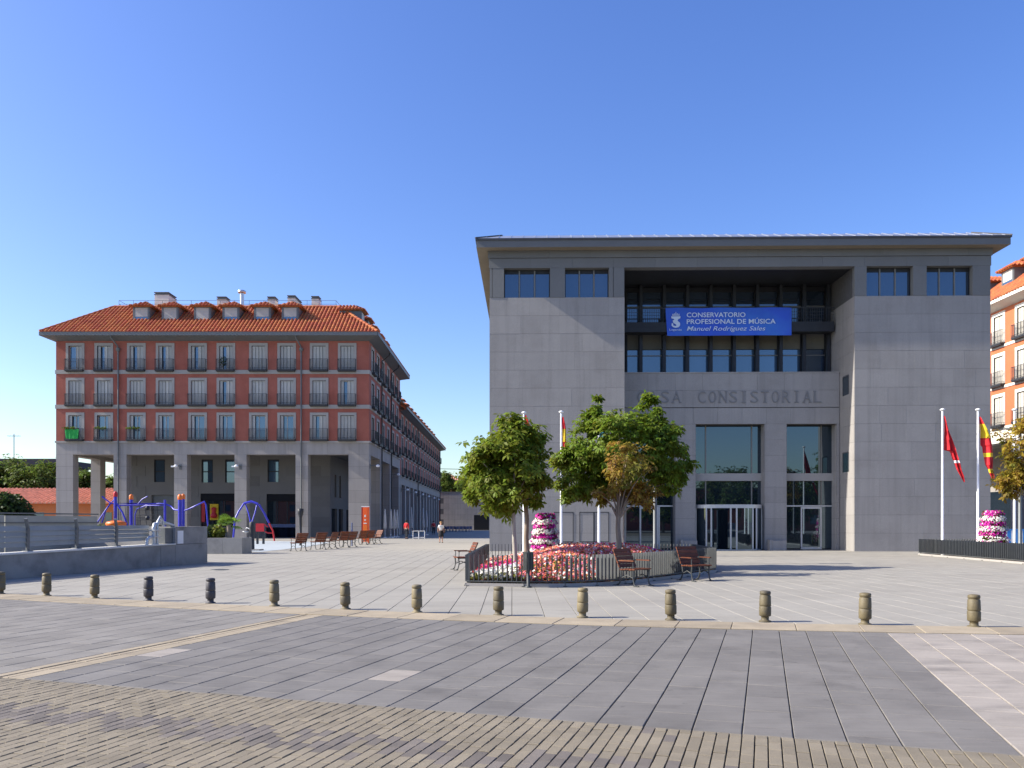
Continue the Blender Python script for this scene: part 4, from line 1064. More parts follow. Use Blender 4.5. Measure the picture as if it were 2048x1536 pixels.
posts = [-5.7,-3.8,-1.9,0,1.9,3.75,5.6,along(79),along(176),along(254)]
for a in posts: 
    z0 = hz(a)+.052
    obj('post', MB().bar((a,.42,z0),(a,.40,1.42),.09,.06).bar((a,.40,1.41),(a-.14,.34,1.70),.08,.06).box(a-.1,a+.1,.32,.52,z0,z0+.03), M['galvp'], rail)
ends = posts + [along(322)]
for i in range(len(ends)-1):
    a0, a1_ = ends[i]+.05, ends[i+1]-.05; n = 4
    for k in range(n):
        zb0, zb1 = hz(a0)+.19, hz(a1_)+.19; T = 1.50
        f0, f1 = k/n, (k+1)/n-.03
        m_ = MB(); y_ = .42
        m_.add([(a0,y_,zb0+(T-zb0)*f0),(a1_,y_,zb1+(T-zb1)*f0),(a1_,y_+.045,zb1+(T-zb1)*f1),(a0,y_+.045,zb0+(T-zb0)*f1),
                (a0,y_+.05,zb0+(T-zb0)*f0),(a1_,y_+.05,zb1+(T-zb1)*f0),(a1_,y_+.07,zb1+(T-zb1)*f1),(a0,y_+.07,zb0+(T-zb0)*f1)],
               [(0,1,2,3),(7,6,5,4),(3,2,6,7),(0,4,5,1),(1,5,6,2),(0,3,7,4)])
        obj('board', m_, M['galv'], rail)
rp = thing('ramp_parapet', 'grey sheet metal parapet on the far side of the ramp', 'wall', (rx_, ry_, 0), RA)
for k in range(3): obj('sheet', MB().box(3+4.6*k, 7.55+4.6*k, 6.0, 6.08, .0, 1.88-.02*k), M['galv'], rp)
obj('cap_rail', MB().box(3, 16.8, 5.97, 6.11, 1.9, 1.95), M['galvp'], rp)
obj('rib', MB().box(3, 16.8, 5.96, 5.995, 1.55, 1.60), M['galvp'], rp)
pp = MB(); a = along(306); r_ = .055
zc = hz(a)+.05
pp.tube([(a,.25,zc),(a+.02,.25,zc+.18),(a+.14,.25,zc+.26),(a+.30,.25,zc+.27)], .06, 8)
a2 = along(320)
pp.tube([(a2,.25,zc),(a2,.25,1.38),(a2+.05,.25,1.52),(a2+.2,.25,1.55)], .075, 8).tube([(a2+.12,.2,zc),(a2+.12,.2,1.3),(a2+.15,.2,1.60),(a2+.28,.2,1.78),(a2+.42,.2,1.62),(a2+.45,.2,1.45)], .05, 8).tube([(a2+.2,.25,1.55),(a2+.6,.25,1.56),(a2+.9,.25,1.50),(aE+.25,.25,1.45)], .06, 8)
pp.box(a2-.12,a2+.2,.12,.36,1.05,1.1).box(a2-.12,a2+.2,.12,.36,1.28,1.33)
tag(obj('standpipe', pp, M['alu'], None, (rx_, ry_, 0), RA), 'silver metal standpipe with elbow bends on the end of the ramp wall', 'pipe')

# ------------------------------------------------------------------ playground
YP = 42.0
def pp3(px, py, dy=0): return (PX(px, YP+dy), YP+dy, PZ(py, YP+dy))
pg = thing('climbing_frame', 'blue tubular climbing frame with orange capped posts behind the ramp wall', 'climbing frame', (PX(290,YP), YP, 0))
def loc(p): return (p[0]-PX(290,YP), p[1]-YP, p[2])
def ptube(pts, r, nm, m): return obj(nm, MB().tube([loc(p) for p in pts], r*.78, 8), m, pg)
def post(px, pyt, dy=0, capc='orangep', r=.085):
    x, y, z = loc(pp3(px, pyt, dy)); 
    p_ = obj('post', MB().tube([(x,y,0),(x,y,z-.2)], r, 10), M['bluep'], pg)
    if capc: obj('cap', MB().lathe([(r+.012,0),(r+.02,.02),(r+.02,.2),(r*.7,.27),(.0,.29)],10,(x,y,z-.22)), M[capc], p_)
post(231,985,-.6,'redp'); post(262.5,991,.8); post(360,991,-.4,r=.1); post(366.5,990,.5); post(330,992,.2,None,.06)
ptube([pp3(190,1052,-.8),pp3(213,1018,-.7),pp3(221,1006,-.6),pp3(204,993,-.6)], .05, 'frame_tube', M['bluep'])
ptube([pp3(204,1045,.6),pp3(212,1020,.3),pp3(222,1006,0),pp3(229,999,0)], .045, 'frame_tube', M['bluep'])
ptube([pp3(233,1007,-.6),pp3(245,1025,-.7),pp3(254,1048,-.8),pp3(256,1060,-.8)], .055, 'frame_tube', M['bluep'])
ptube([pp3(219,1007,-.6),pp3(262,1007,.6),pp3(330,1008,.2)], .05, 'frame_tube', M['bluep'])
ptube([pp3(233,1011,.6),pp3(290,1010,.8),pp3(318,1007,.2),pp3(330,1008,.2)], .045, 'frame_tube', M['bluep'])
ptube([pp3(270,1070,.6),pp3(270,1030,.6),pp3(274,1018,.6),pp3(292,1011,.4),pp3(330,1011,.2)], .04, 'frame_tube', M['bluep'])
ptube([pp3(330,1008,.2),pp3(341,1012,.2),pp3(348,1019,0),pp3(360,1021,-.4)], .055, 'frame_tube', M['bluep'])
ptube([pp3(295,993,.5),pp3(285,998,.5),pp3(276,1008,.5)], .04, 'frame_tube', M['bluep'])
ptube([pp3(366,1022,.5),pp3(378,1018,.3),pp3(409,1003,0),pp3(412,1010,0),pp3(416,1052,0),pp3(416,1100,0)], .05, 'frame_tube', M['bluep'])
for px in (240, 250, 278, 290, 302, 314): obj('rope', MB().tube([loc(pp3(px,1010,.5)),loc(pp3(px+4,1060,.5))], .015, 5), M['steel_d'], pg)
for py in (1020, 1030, 1040, 1050): obj('rope', MB().tube([loc(pp3(272,py,.5)),loc(pp3(326,py,.4))], .015, 5), M['steel_d'], pg)
for py in (1016, 1036): obj('ball', MB().lathe([(.0,-.12),(.09,-.09),(.12,0),(.09,.09),(0,.12)],10,loc(pp3(295,py,.2))), M['steel_d'], pg)
x, y, z = loc(pp3(233,1050,-.9))
obj('bowl_seat', MB().lathe([(.12,-.25),(.42,-.1),(.52,.06),(.46,.16),(.2,.22),(0,.23)],14,(x,y,z)), M['orangep'], pg)
obj('bowl_post', MB().tube([(x,y,0),(x,y,z-.2)],.06,8), M['bluep'], pg)
for px, w_ in ((203, .45), (263, .42)):
    hb_ = MB(); bush(hb_, (0,0,1.0), (w_,.4,.5), 260, .09)
    hb_.tube([(0,0,0),(0,0,1.0)],.05,5)
    tag(obj('shrub', hb_, M['leafd'], None, (PX(px,40), 40, 0)), 'small rounded green shrub just %s the orange bowl seat' % ('left of' if px < 230 else 'right of'), 'shrub')
# swing by the arcade
YS = 62.0
def sp(px, py, dy=0): return (PX(px,YS+dy)-PX(510,YS), dy, PZ(py,YS+dy))
sw = thing('play_swing', 'blue and red tubular play arch in front of the apartment arcade', 'swing', (PX(510,YS), YS, 0))
for pts, r_, mm, nm in (([sp(470,1038,-.5),sp(478,1022,-.3),sp(488,1007,0)],.10,'bluep','leg'), ([sp(470,1038,-.5),sp(466,1085,-.6)],.10,'bluep','leg'),
        ([sp(488,1007,0),sp(503,1003,0),sp(516,1008,0)],.13,'bluep','top_beam'), ([sp(491,1009,0),sp(497,1026,-.3),sp(501,1044,-.5)],.07,'bluep','leg'), ([sp(501,1044,-.5),sp(501,1086,-.8)],.07,'bluep','leg'),
        ([sp(514,1009,0),sp(510,1026,-.3),sp(504,1044,-.5)],.07,'bluep','leg'), ([sp(518,1009,.2),sp(529,1027,.4),sp(538,1046,.6)],.11,'bluep','leg'),
        ([sp(538,1046,.6),sp(546,1062,.7),sp(549,1082,.8)],.09,'redp','leg'), ([sp(524,1060,.2),sp(536,1066,.4),sp(545,1066,.6)],.07,'redp','brace'), ([sp(514,1048,.2),sp(529,1049,.4),sp(536,1054,.5)],.07,'redp','brace')):
    obj(nm, MB().tube(pts, r_*.72, 8), M[mm], sw)
pn_ = thing('activity_board', 'red play board on two black posts beside the blue arch', 'play board', (PX(520,58), 58, 0))
zz = lambda py: PZ(py,58)
for px in (515, 527): obj('post', MB().box(PX(px,58)-PX(520,58)-.07,PX(px,58)-PX(520,58)+.07,-.07,.07,0,zz(1052)), M['steel_d'], pn_)
obj('panel', MB().box(-.28,.32,-.10,-.072,zz(1063),zz(1047)), M['redp'], pn_)
rs = MB(); rs.add([(*GP(468,1101),.004),(*GP(520,1104),.004),(*GP(612,1094),.004),(*GP(662,1084.5),.004),(*GP(480,1081),.004)], [(0,1,2,3,4)])
struct(obj('play_surface', rs, M['rubber']))
fx, fy = GP(504,1101)
ft = thing('drinking_fountain', 'dark green metal drinking fountain with small basin beside the planter', 'drinking fountain', (fx, fy, 0))
obj('column', MB().lathe([(.22,0),(.22,.05),(.14,.07),(.13,1.2),(.15,1.25),(.15,1.55),(.08,1.62),(0,1.63)],12), M['iron'], ft)
obj('basin', MB().lathe([(.02,0),(.16,.04),(.2,.1),(.17,.1),(.05,.05)],12,(-.34,0,.98)), M['alu'], ft)
obj('spout', MB().tube([(-.1,0,1.2),(-.3,0,1.28),(-.34,0,1.2)],.03,6), M['alu'], ft)
obj('step', MB().box(-.5,.5,-.3,.5,0,.07), M['concrete'], ft)
# planter with fan palm
gx, gy = GP(415,1108); px1 = PX(484, gy)
pl = thing('stone_planter', 'long grey stone planter box beside the ramp wall end', 'planter', (gx-1.2, gy, 0))
PWD = px1-gx+1.2
for k in range(3): obj('panel', MB().box(PWD*k/3+.004, PWD*(k+1)/3-.004, 0, .3, 0, .80), M['concrete'], pl)
obj('side_wall', MB().box(PWD-.3,PWD,.302,1.5,0,.80).box(0,.3,.302,1.5,0,.8).box(.3,PWD-.3,1.25,1.5,0,.8), M['concrete'], pl)
obj('soil', MB().box(.3,PWD-.3,.3,1.25,0,.70), M['soil'], pl)
for px, lab, w_ in ((421,'dark green shrub at the left end of the stone planter',.5),(436,'low spreading green plant in the stone planter left of the palm',.35)):
    sb = MB(); bush(sb, (0,0,.35), (w_,.4,.42), 300, .1)
    tag(obj('shrub', sb, M['leafc' if w_ > .4 else 'greens'], None, (PX(px,gy+.75), gy+.75, .7)), lab, 'shrub')
pxx = PX(458, gy+.8)
pa = thing('fan_palm', 'small bright green fan palm growing in the stone planter', 'palm', (pxx, gy+.8, .7))
obj('trunk', MB().tube([(0,0,0),(.02,0,.35),(-.02,0,.75)],[.13,.12,.09],8), M['bark'], pa)
rp_ = random.Random(5)
for k in range(16):
    az = k*2.4; elv = rp_.uniform(-.25,.9); L_ = rp_.uniform(.6,.85)
    d = Vector((math.cos(az)*math.cos(elv), math.sin(az)*math.cos(elv), math.sin(elv))); c = Vector((0,0,.75))+d*L_*.5
    fm = MB(); fm.tube([(0,0,.72),c],.012,4)
    side = d.cross(Vector((0,0,1))).normalized(); up = side.cross(d)
    for j in range(-7,8):
        t = j/7*1.5; dd = (d*math.cos(t)+side*math.sin(t)); e = c+dd*L_*.55+Vector((0,0,-.06*abs(t)-.05)); wv = up.cross(dd).normalized()*.022; m_ = c+dd*L_*.3+Vector((0,0,.02))
        fm.add([c, m_+wv, e, m_-wv], [(0,1,2,3)])
    obj('frond', fm, M['palm'], pa)

# ------------------------------------------------------------------ bollards
bp = [(.0,.0),(.098,0),(.098,.014),(.09,.022),(.062,.03),(.060,.085),(.085,.095),(.094,.11),(.095,.235),(.091,.243),(.086,.248),(.086,.254),(.093,.260),(.093,.28),(.088,.415),(.082,.422),(.077,.428),(.077,.436),(.086,.442),(.087,.475),(.078,.492),(.04,.500),(0,.502)]
bmesh_ = MB().lathe(bp, 20).mesh('bollard', M['bollard'])
bmesh_d = MB().lathe(bp, 20).mesh('bollard', M['bollard_d'])
BX = [(1,1188.5),(93,1192),(189,1197),(297,1202),(421,1206.5),(549,1212),(691,1219),(834,1225.5),(997,1231),(1165,1235),(1342,1240),(1530,1243.5),(1730,1249.5),(1948,1254.5)]
for i, (px, py) in enumerate(BX):
    o = obj('bollard', bmesh_ if i not in (3, 4) else bmesh_d, None, None, (*GP(px, py), .0), random.uniform(0,6))
    lab = ('weathered iron bollard, %s from the left along the cream kerb' % ORD[i]) if i < 7 else ('weathered iron bollard, %s from the right along the cream kerb' % ORD[13-i]) 
    if i in (0, 13): lab = 'weathered iron bollard at the far %s end of the kerb row' % ('left' if i == 0 else 'right')
    if i in (3, 4): lab = lab.replace('weathered iron', 'dark iron')
    o.rotation_euler[0] = random.uniform(-.022,.022); o.rotation_euler[1] = random.uniform(-.022,.022)
    tag(o, lab, 'bollard', 'bollards along the cream kerb')

# ------------------------------------------------------------------ park chairs
def make_chair():
    t = thing('park_chair', 'x', 'chair', group='single seat park chairs')
    sl = MB().box(-.33,.33,-.042,.042,-.016,.016).mesh('seat_slat', M['wood'])
    for k in range(5): obj('seat_slat', sl, None, t, (0,-.235+.098*k,.425-.006*abs(k-2)+.012*(k==0)))
    bs = MB().box(-.33,.33,-.016,.016,-.042,.042).mesh('back_slat', M['wood'])
    for k in range(5):
        o = obj('back_slat', bs, None, t, (0,.235+.045*k,.50+.095*k)); o.rotation_euler = (R(-25),0,0)
    ar = MB().box(-.03,.03,-.23,.22,-.014,.014).mesh('armrest', M['wood'])
    for s_ in (-1,1):
        obj('armrest', ar, None, t, (.31*s_, -.02, .635))
        x = .29*s_
        obj('leg_frame', MB().tube([(x,-.30,.0),(x,-.24,.06),(x,-.20,.22),(x,-.22,.40)],[.028,.022,.02,.024],6).tube([(x,.34,0),(x,.24,.06),(x,.17,.22),(x,.20,.42),(x,.25,.50),(x,.44,.90)],[.028,.022,.022,.024,.02,.016],6)
            .tube([(x,-.24,.40),(x,.2,.40)],.02,6).tube([(x,-.20,.20),(x,-.02,.28),(x,.17,.20)],.014,6).tube([(x,-.21,.42),(x,-.2,.62)],.014,6).tube([(x,.18,.63),(x,.30,.62)],.014,6)
            .box(x-.03,x+.03,-.38,-.24,0,.02).box(x-.03,x+.03,.26,.42,0,.02), M['castiron'], t)
    return t
ch0 = make_chair()
CH = [((1270,1172),(.66,-.75),'brown slatted park chair at the front corner of the fenced flower bed'),
      ((1393,1162),(.42,-.9),'brown slatted park chair at the right end of the fenced flower bed'),
      ((926,1140),(-1,-.28),'shaded park chair facing left beside the left fence of the flower bed'),
      ((598,1102),(-.72,.7),'brown park chair nearest the camera in the left row of chairs'),
      ((637,1099),(-.72,.7),'second nearest brown park chair in the left row of chairs'),
      ((660,1097),(-.9,.35),'third nearest park chair in the left row, turned more sideways'),
      ((684,1094.5),(-.72,.7),'fourth nearest brown park chair in the left row of chairs'),
      ((699,1093.5),(-.8,.6),'fifth nearest park chair in the left row, beside a thin blue post'),
      ((722,1089),(-.72,.7),'park chair just left of the orange totem base'),
      ((736,1088),(-.72,.7),'park chair in front of the orange totem base'),
      ((750,1087),(-.6,-.6),'sunlit park chair just right of the orange totem')]
for i, (pp_, f, lab) in enumerate(CH):
    c = ch0 if i == 0 else copy_tree(ch0); c['label'] = lab
    gx, gy = GP(*pp_); c.location = (gx, gy + (.12 if f[1] < 0 else -.1), 0); c.rotation_euler = (0,0,math.atan2(f[0], -f[1]))
    if i > 2: c.scale = (1.08,1.08,1.08)
gx, gy = GP(704,1092); tag(obj('thin_post', MB().lathe([(.05,0),(.05,1.5),(.06,1.52),(.0,1.58)],8).box(-.05,.05,-.05,.05,.9,1.1), M['navy_pan'], None, (gx,gy,0)), 'thin dark blue post standing at the end of the left chairs', 'post')
# orange totem
gx, gy = GP(731,1086)
tt = thing('sign_totem', 'tall orange information totem in front of the arcade corner', 'sign', (gx, gy, 0))
w2 = 7.6*gy/FPX; ht = PZ(1014, gy)
obj('front_panel', MB().box(-w2*.6,w2*.6,-.14,-.10,.1,ht-.02), M['totem'], tt)
obj('lower_panel', MB().box(-w2*.55,w2*.55,-.155,-.142,.3,ht*.5), M['orangep'], tt)
for s_ in (-1,1): obj('side_rail', MB().box(s_*w2*.62 if s_>0 else -w2,w2 if s_>0 else -w2*.62,-.12,.12,0,ht), M['totem2' if s_<0 else 'totem'], tt)
obj('top_cap', MB().box(-w2,w2,-.13,.13,ht+.002,ht+.06), M['white'], tt)
obj('mark', MB().box(-.06,.06,-.148,-.142,ht*.72,ht*.78).box(-.06,.06,-.148,-.142,ht*.62,ht*.66).box(-.12,.12,-.148,-.142,ht*.53,ht*.56), M['limew'], tt)
gx, gy = GP(601,1091)
tag(obj('litter_post', MB().lathe([(.12,0),(.12,.04),(.1,.05),(.1,1.9),(.2,2.2),(.22,2.5),(.0,2.52)],10), M['steel_d'], None, (gx,gy,0)), 'slim dark post in front of the fifth arcade pier', 'post')

# ------------------------------------------------------------------ fenced flower beds
def np_mesh(name, V, m, smooth=False):
    V = np.asarray(V, dtype=np.float32); n, k, _ = V.shape
    me = bpy.data.meshes.new(name); me.vertices.add(n*k); me.vertices.foreach_set('co', V.ravel())
    me.loops.add(n*k); me.loops.foreach_set('vertex_index', np.arange(n*k, dtype=np.int32))
    me.polygons.add(n); me.polygons.foreach_set('loop_start', np.arange(0, n*k, k, dtype=np.int32)); me.polygons.foreach_set('loop_total', np.full(n, k, dtype=np.int32))
    me.materials.append(m); me.update(calc_edges=True); return me
def unit(v): return v/np.linalg.norm(v, axis=-1, keepdims=True)
def rosettes(C, Nn, rad, k=6, cup=.35):
    """flat flower heads: k-gon round centre C, facing Nn"""
    n = len(C); ref = RNG.normal(size=(n,3)); a = unit(np.cross(Nn, ref)); b = np.cross(Nn, a)
    out = np.empty((n,k,3))
    for i in range(k):
        t = 2*np.pi*i/k; r = rad*(1.0 if i % 2 else .78)
        out[:,i] = C + (a*np.cos(t)+b*np.sin(t))*r[:,None] + Nn*(rad*cup*(1 if i % 2 else .3))[:,None]
    return out
def in_poly(p, P):
    x, y = p; c = False; n = len(P)
    for i in range(n):
        x0,y0 = P[i]; x1,y1 = P[(i+1)%n]
        if (y0 > y) != (y1 > y) and x < (x1-x0)*(y-y0)/(y1-y0)+x0: c = not c
    return c
def edge_dist(p, P):
    d = 1e9; n = len(P)
    for i in range(n):
        a, b_ = Vector(P[i]), Vector(P[(i+1)%n]); ab = b_-a; t = max(0,min(1,(Vector(p)-a).dot(ab)/ab.length_squared)); d = min(d, (Vector(p)-a-ab*t).length)
    return d
FIN = MB().box(-.010,.010,-.055,.055,0,.63).mesh('picket', M['fence'])
def fence(label, pts, closed, sp_=.12, z0=.15):
    t = thing('picket_fence', label, 'fence', (pts[0][0], pts[0][1], 0)); ox, oy = pts[0]
    segs = list(zip(pts, pts[1:] + ([pts[0]] if closed else [])))
    if not closed: segs = list(zip(pts, pts[1:]))
    for (p, q_) in segs:
        a, b_ = Vector(p), Vector(q_); L_ = (b_-a).length; ang = math.atan2(b_.y-a.y, b_.x-a.x); n = max(1, int(L_/sp_))
        for k in range(n):
            c = a.lerp(b_, (k+.5)/n); obj('picket', FIN, None, t, (c.x-ox, c.y-oy, z0), ang+random.uniform(-.03,.03))
        d = (b_-a)/L_
        obj('rail', MB().bar((a.x-ox,a.y-oy,z0-.02),(b_.x-ox,b_.y-oy,z0-.02),.10,.025), M['fence'], t)
        nf = max(1, round(L_/1.4))
        nrm = Vector((-d.y, d.x))
        for k in range(nf+1):
            c = a.lerp(b_, min(.985, max(.015, k/nf)))
            obj('foot', MB().bar((c.x-ox,c.y-oy,0),(c.x-ox,c.y-oy,z0-.03),.05,.03).bar((c.x-ox-nrm.x*.09,c.y-oy-nrm.y*.09,.012),(c.x-ox+nrm.x*.09,c.y-oy+nrm.y*.09,.012),.05,.02), M['fence'], t)
    return t
BED = [(-1.12,20.0),(.3,19.72),(1.3,19.78),(2.1,20.1),(2.9,20.75),(3.8,21.75),(5.1,23.5),(6.5,25.6),(6.7,29.8),(-.92,29.8)]
fence('grey picket fence with flat upright fins around the central flower bed', BED, True)
def shrink(P, d):
    c = Vector((sum(p[0] for p in P)/len(P), sum(p[1] for p in P)/len(P))); return [tuple(Vector(p)+(c-Vector(p)).normalized()*d) for p in P]
def mound(p, P, hmax, run): 
    e = edge_dist(p, P); t = min(1, e/run); return .05 + hmax*(t*t*(3-2*t))
def flower_bed(label, P, hmax, run, dens, zone, seed):
    t = thing('flower_bed', label, 'flower bed', (P[0][0], P[0][1], 0)); ox, oy = P[0]
    n = len(P)
    for i in range(n):
        a, b_ = Vector(P[i]), Vector(P[(i+1)%n]); m_ = max(1, round((b_-a).length/1.2))
        for k in range(m_):
            p, q_ = a.lerp(b_, k/m_), a.lerp(b_, (k+1)/m_); d = (q_-p).normalized()*.004
            obj('kerb_stone', MB().bar((p.x-ox+d.x,p.y-oy+d.y,.03),(q_.x-ox-d.x,q_.y-oy-d.y,.03),.12,.10), M['lime'], t)
    x0,x1 = min(p[0] for p in P), max(p[0] for p in P); y0,y1 = min(p[1] for p in P), max(p[1] for p in P)
    gn = 44; sm = MB(); vs_ = []; idx = {}
    for j in range(gn+1):
        for i in range(gn+1):
            p = (x0+(x1-x0)*i/gn, y0+(y1-y0)*j/gn)
            if in_poly(p, P): idx[(i,j)] = len(vs_); vs_.append((p[0]-ox, p[1]-oy, mound(p,P,hmax,run)-.03))
    fs = [(idx[(i,j)],idx[(i+1,j)],idx[(i+1,j+1)],idx[(i,j+1)]) for j in range(gn) for i in range(gn) if all(k in idx for k in ((i,j),(i+1,j),(i+1,j+1),(i,j+1)))]
    sm.add(vs_, fs, 0, True); obj('soil', sm, M['soil'], t)
    rr = random.Random(seed); A = area(P); pts = {}
    N_ = int(A*dens)
    while N_ > 0:
        p = (rr.uniform(x0,x1), rr.uniform(y0,y1))
        if not in_poly(p, P) or edge_dist(p, P) < .07: continue
        N_ -= 1
        kind, hh = zone(p, rr)
        pts.setdefault(kind, []).append((p[0]-ox, p[1]-oy, mound(p,P,hmax,run) + hh*rr.uniform(.25,1)))
    for kind, L_ in pts.items():
        C = np.array(L_); n_ = len(C)
        Nn = unit(RNG.normal(size=(n_,3))*.75 + np.array([-.15,-.55,.85])); 
        if kind in ('greens','fbronze'):
            a = unit(RNG.normal(size=(n_,3))); b_ = unit(np.cross(Nn, a)); s_ = RNG.uniform(.035,.065,size=(n_,1)); a = np.cross(b_, Nn)
            V = np.stack([C-a*s_, C+b_*s_*.6, C+a*s_, C-b_*s_*.6], 1)
        else: V = rosettes(C, Nn, RNG.uniform(.022,.038,size=n_)*(1.25 if kind == 'fwhite' else 1))
        stuff(obj({'greens':'leaves','fbronze':'bronze_leaves','fpink':'pink_flowers','fsalm':'salmon_flowers','fred':'red_flowers','fwhite':'white_flowers','fmag':'magenta_flowers'}[kind], np_mesh(kind, V, M[kind]), None, t))
    return t
def zone_main(p, rr):
    x, y = p; u = rr.random()
    if edge_dist(p, BED) < .28 and u < .75: return ('fbronze' if rr.random() < .6 else 'greens'), .14
    if u < .32: return 'greens', .18
    if y < 21.2 and x < .15: return (('fwhite', .3) if u < .85 else ('greens', .25))
    if x < .1 and y < 25: return ('fred' if rr.random() < .6 else 'fmag'), .25
    if y > 26.8 and x > 1.6: return ('fred' if rr.random() < .7 else 'fmag'), .28
    if y > 25.5: return ('fsalm' if rr.random() < .6 else ('fwhite' if rr.random() < .5 else 'fpink')), .25
    v = rr.random()
    return ('fpink' if v < .38 else 'fsalm' if v < .78 else 'fwhite' if v < .86 else 'fred'), .22
flower_bed('mounded bed of pink, salmon, white and red flowers inside the central fence', BED, .58, 3.0, 900, zone_main, 3)
BED2 = [(19.45,29.0),(27.5,29.0),(27.5,38.8),(19.75,38.8)]
fence('dark picket fence around the flower bed at the right edge', [(19.45,27.5),(19.45,29.0),(19.75,38.8),(24,38.8)], False, .125)
def zone_r(p, rr):
    u = rr.random()
    return ('greens' if u < .6 else 'fmag' if u < .75 else 'fbronze' if u < .9 else 'fwhite'), .3
flower_bed('low leafy bed with magenta flowers behind the right fence', BED2, .3, 2.0, 130, zone_r, 4)
# flower towers
def tower(label, x, y, z0, z1_, r0, r1):
    t = thing('flower_tower', label, 'flower tower', (x, y, z0)); H = z1_-z0; n = 8
    obj('column', MB().lathe([(r0*.75,0),(r0*.7,H*.3),(r1*.7,H*.92),(0,H*.93)],14), M['leafc'], t)
    for k in range(n):
        zc = H*(k+.5)/n; r_ = r0+(r1-r0)*k/(n-1); kind = 'fmag' if (n-1-k) % 2 == 0 else 'fwhite'; N_ = 460
        th = RNG.uniform(0,2*np.pi,N_); ph = RNG.uniform(-1,1,N_)
        lump = .10*np.sin(th*3+k*2.1)+.07*np.sin(th*7+k*1.3)
        rr = r_*(.90+.30*np.cos(ph*1.5)+lump+RNG.normal(0,.06,N_)) + (.06 if kind == 'fwhite' else -.01)
        C = np.stack([rr*np.cos(th), rr*np.sin(th), zc + ph*H/n*.52 + .02*np.sin(th*4+k) - .25*np.maximum(0,rr-r_)], 1)
        if k == n-1: 
            extra = RNG.uniform(0,1,(N_//2,))**.5*r1; tt_ = RNG.uniform(0,6.28,N_//2); C = np.concatenate([C, np.stack([extra*np.cos(tt_), extra*np.sin(tt_), np.full(N_//2, H*.97)+RNG.uniform(0,.05,N_//2)],1)])
        Nn = unit(np.stack([C[:,0]/r_, C[:,1]/r_, .4+0*C[:,0]],1) + RNG.normal(size=(len(C),3))*.35)
        other = 'fwhite' if kind == 'fmag' else 'fmag'; pick = RNG.uniform(0,1,len(C)) < (.10 if kind == 'fmag' else .14)
        V_ = rosettes(C, Nn, RNG.uniform(.024,.044,len(C)))
        for kk, sel_ in ((kind, ~pick), (other, pick)):
            stuff(obj('magenta_flowers' if kk == 'fmag' else 'white_flowers', np_mesh(kk, V_[sel_], M[kk]), None, t))
    N_ = 2200; th = RNG.uniform(0,2*np.pi,N_); zz_ = RNG.uniform(0,H,N_); rr = (r0+(r1-r0)*zz_/H)*RNG.uniform(.85,1.16,N_)
    C = np.stack([rr*np.cos(th), rr*np.sin(th), zz_],1); a = unit(RNG.normal(size=(N_,3))); b_ = unit(RNG.normal(size=(N_,3)))
    stuff(obj('leaves', np_mesh('leaves', np.stack([C-a*.05, C+b_*.03, C+a*.05, C-b_*.03],1), M['greens']), None, t))
yT = 27.0; tower('tower of magenta and white petunias in the central flower bed', PX(1090,yT), yT, .55, PZ(1028,yT), .40, .26)
yT = 36.0; tower('tower of magenta and white petunias in the right flower bed', PX(1986,yT), yT, .30, PZ(1022,yT), .52, .34)

# ------------------------------------------------------------------ litter bin
gx, gy = GP(1056.5, 1175)
bn = thing('litter_bin', 'dark slatted cylindrical litter bin on a post before the flower bed', 'litter bin', (gx, gy, 0))
obj('post', MB().lathe([(.09,0),(.09,.02),(.04,.04),(.04,.45),(.03,.9)],10), M['castiron'], bn)
obj('liner', MB().lathe([(.0,.43),(.105,.43),(.105,.86),(.09,.86),(.09,.5)],14), M['steel_d'], bn)
sl_ = MB().box(-.012,.012,-.006,.006,.42,.87).mesh('slat', M['castiron'])
for k in range(20): t = 2*math.pi*k/20; obj('slat', sl_, None, bn, (.125*math.cos(t), .125*math.sin(t), 0), t+math.pi/2)
for z in (.44,.65,.85): obj('hoop', MB().tube([(.118*math.cos(2*math.pi*k/20),.118*math.sin(2*math.pi*k/20),z) for k in range(21)],.008,5,caps=False), M['castiron'], bn)

# ------------------------------------------------------------------ trees
def leaf_clusters(P, A, size, nl=6, droop=.55):
    """P (n,3) cluster centres, A (n,3) axes -> folded diamond leaflets"""
    n = len(P); out = []
    ref = RNG.normal(size=(n,3)); a = unit(np.cross(A, ref)); b = np.cross(A, a)
    s = size*RNG.uniform(.7,1.25,size=(n,1))
    for i in range(nl):
        t = 2*np.pi*i/nl + RNG.uniform(-.25,.25,size=(n,1))
        rad = a*np.cos(t)+b*np.sin(t); d = unit(rad*.95 + A*.25 + np.array([0,0,-droop])*RNG.uniform(.5,1.4,size=(n,1)))
        w_ = unit(np.cross(d, A + RNG.normal(size=(n,3))*.3)); L_ = s*RNG.uniform(.75,1.1,size=(n,1))
        mid = P + d*L_*.62; tip = P + d*L_ + np.array([0,0,-.12])*L_
        fold = A*L_*.06
        out.append(np.stack([P+d*L_*.06, mid+w_*L_*.19+fold, tip, mid-w_*L_*.19+fold], 1))
    return np.concatenate(out)
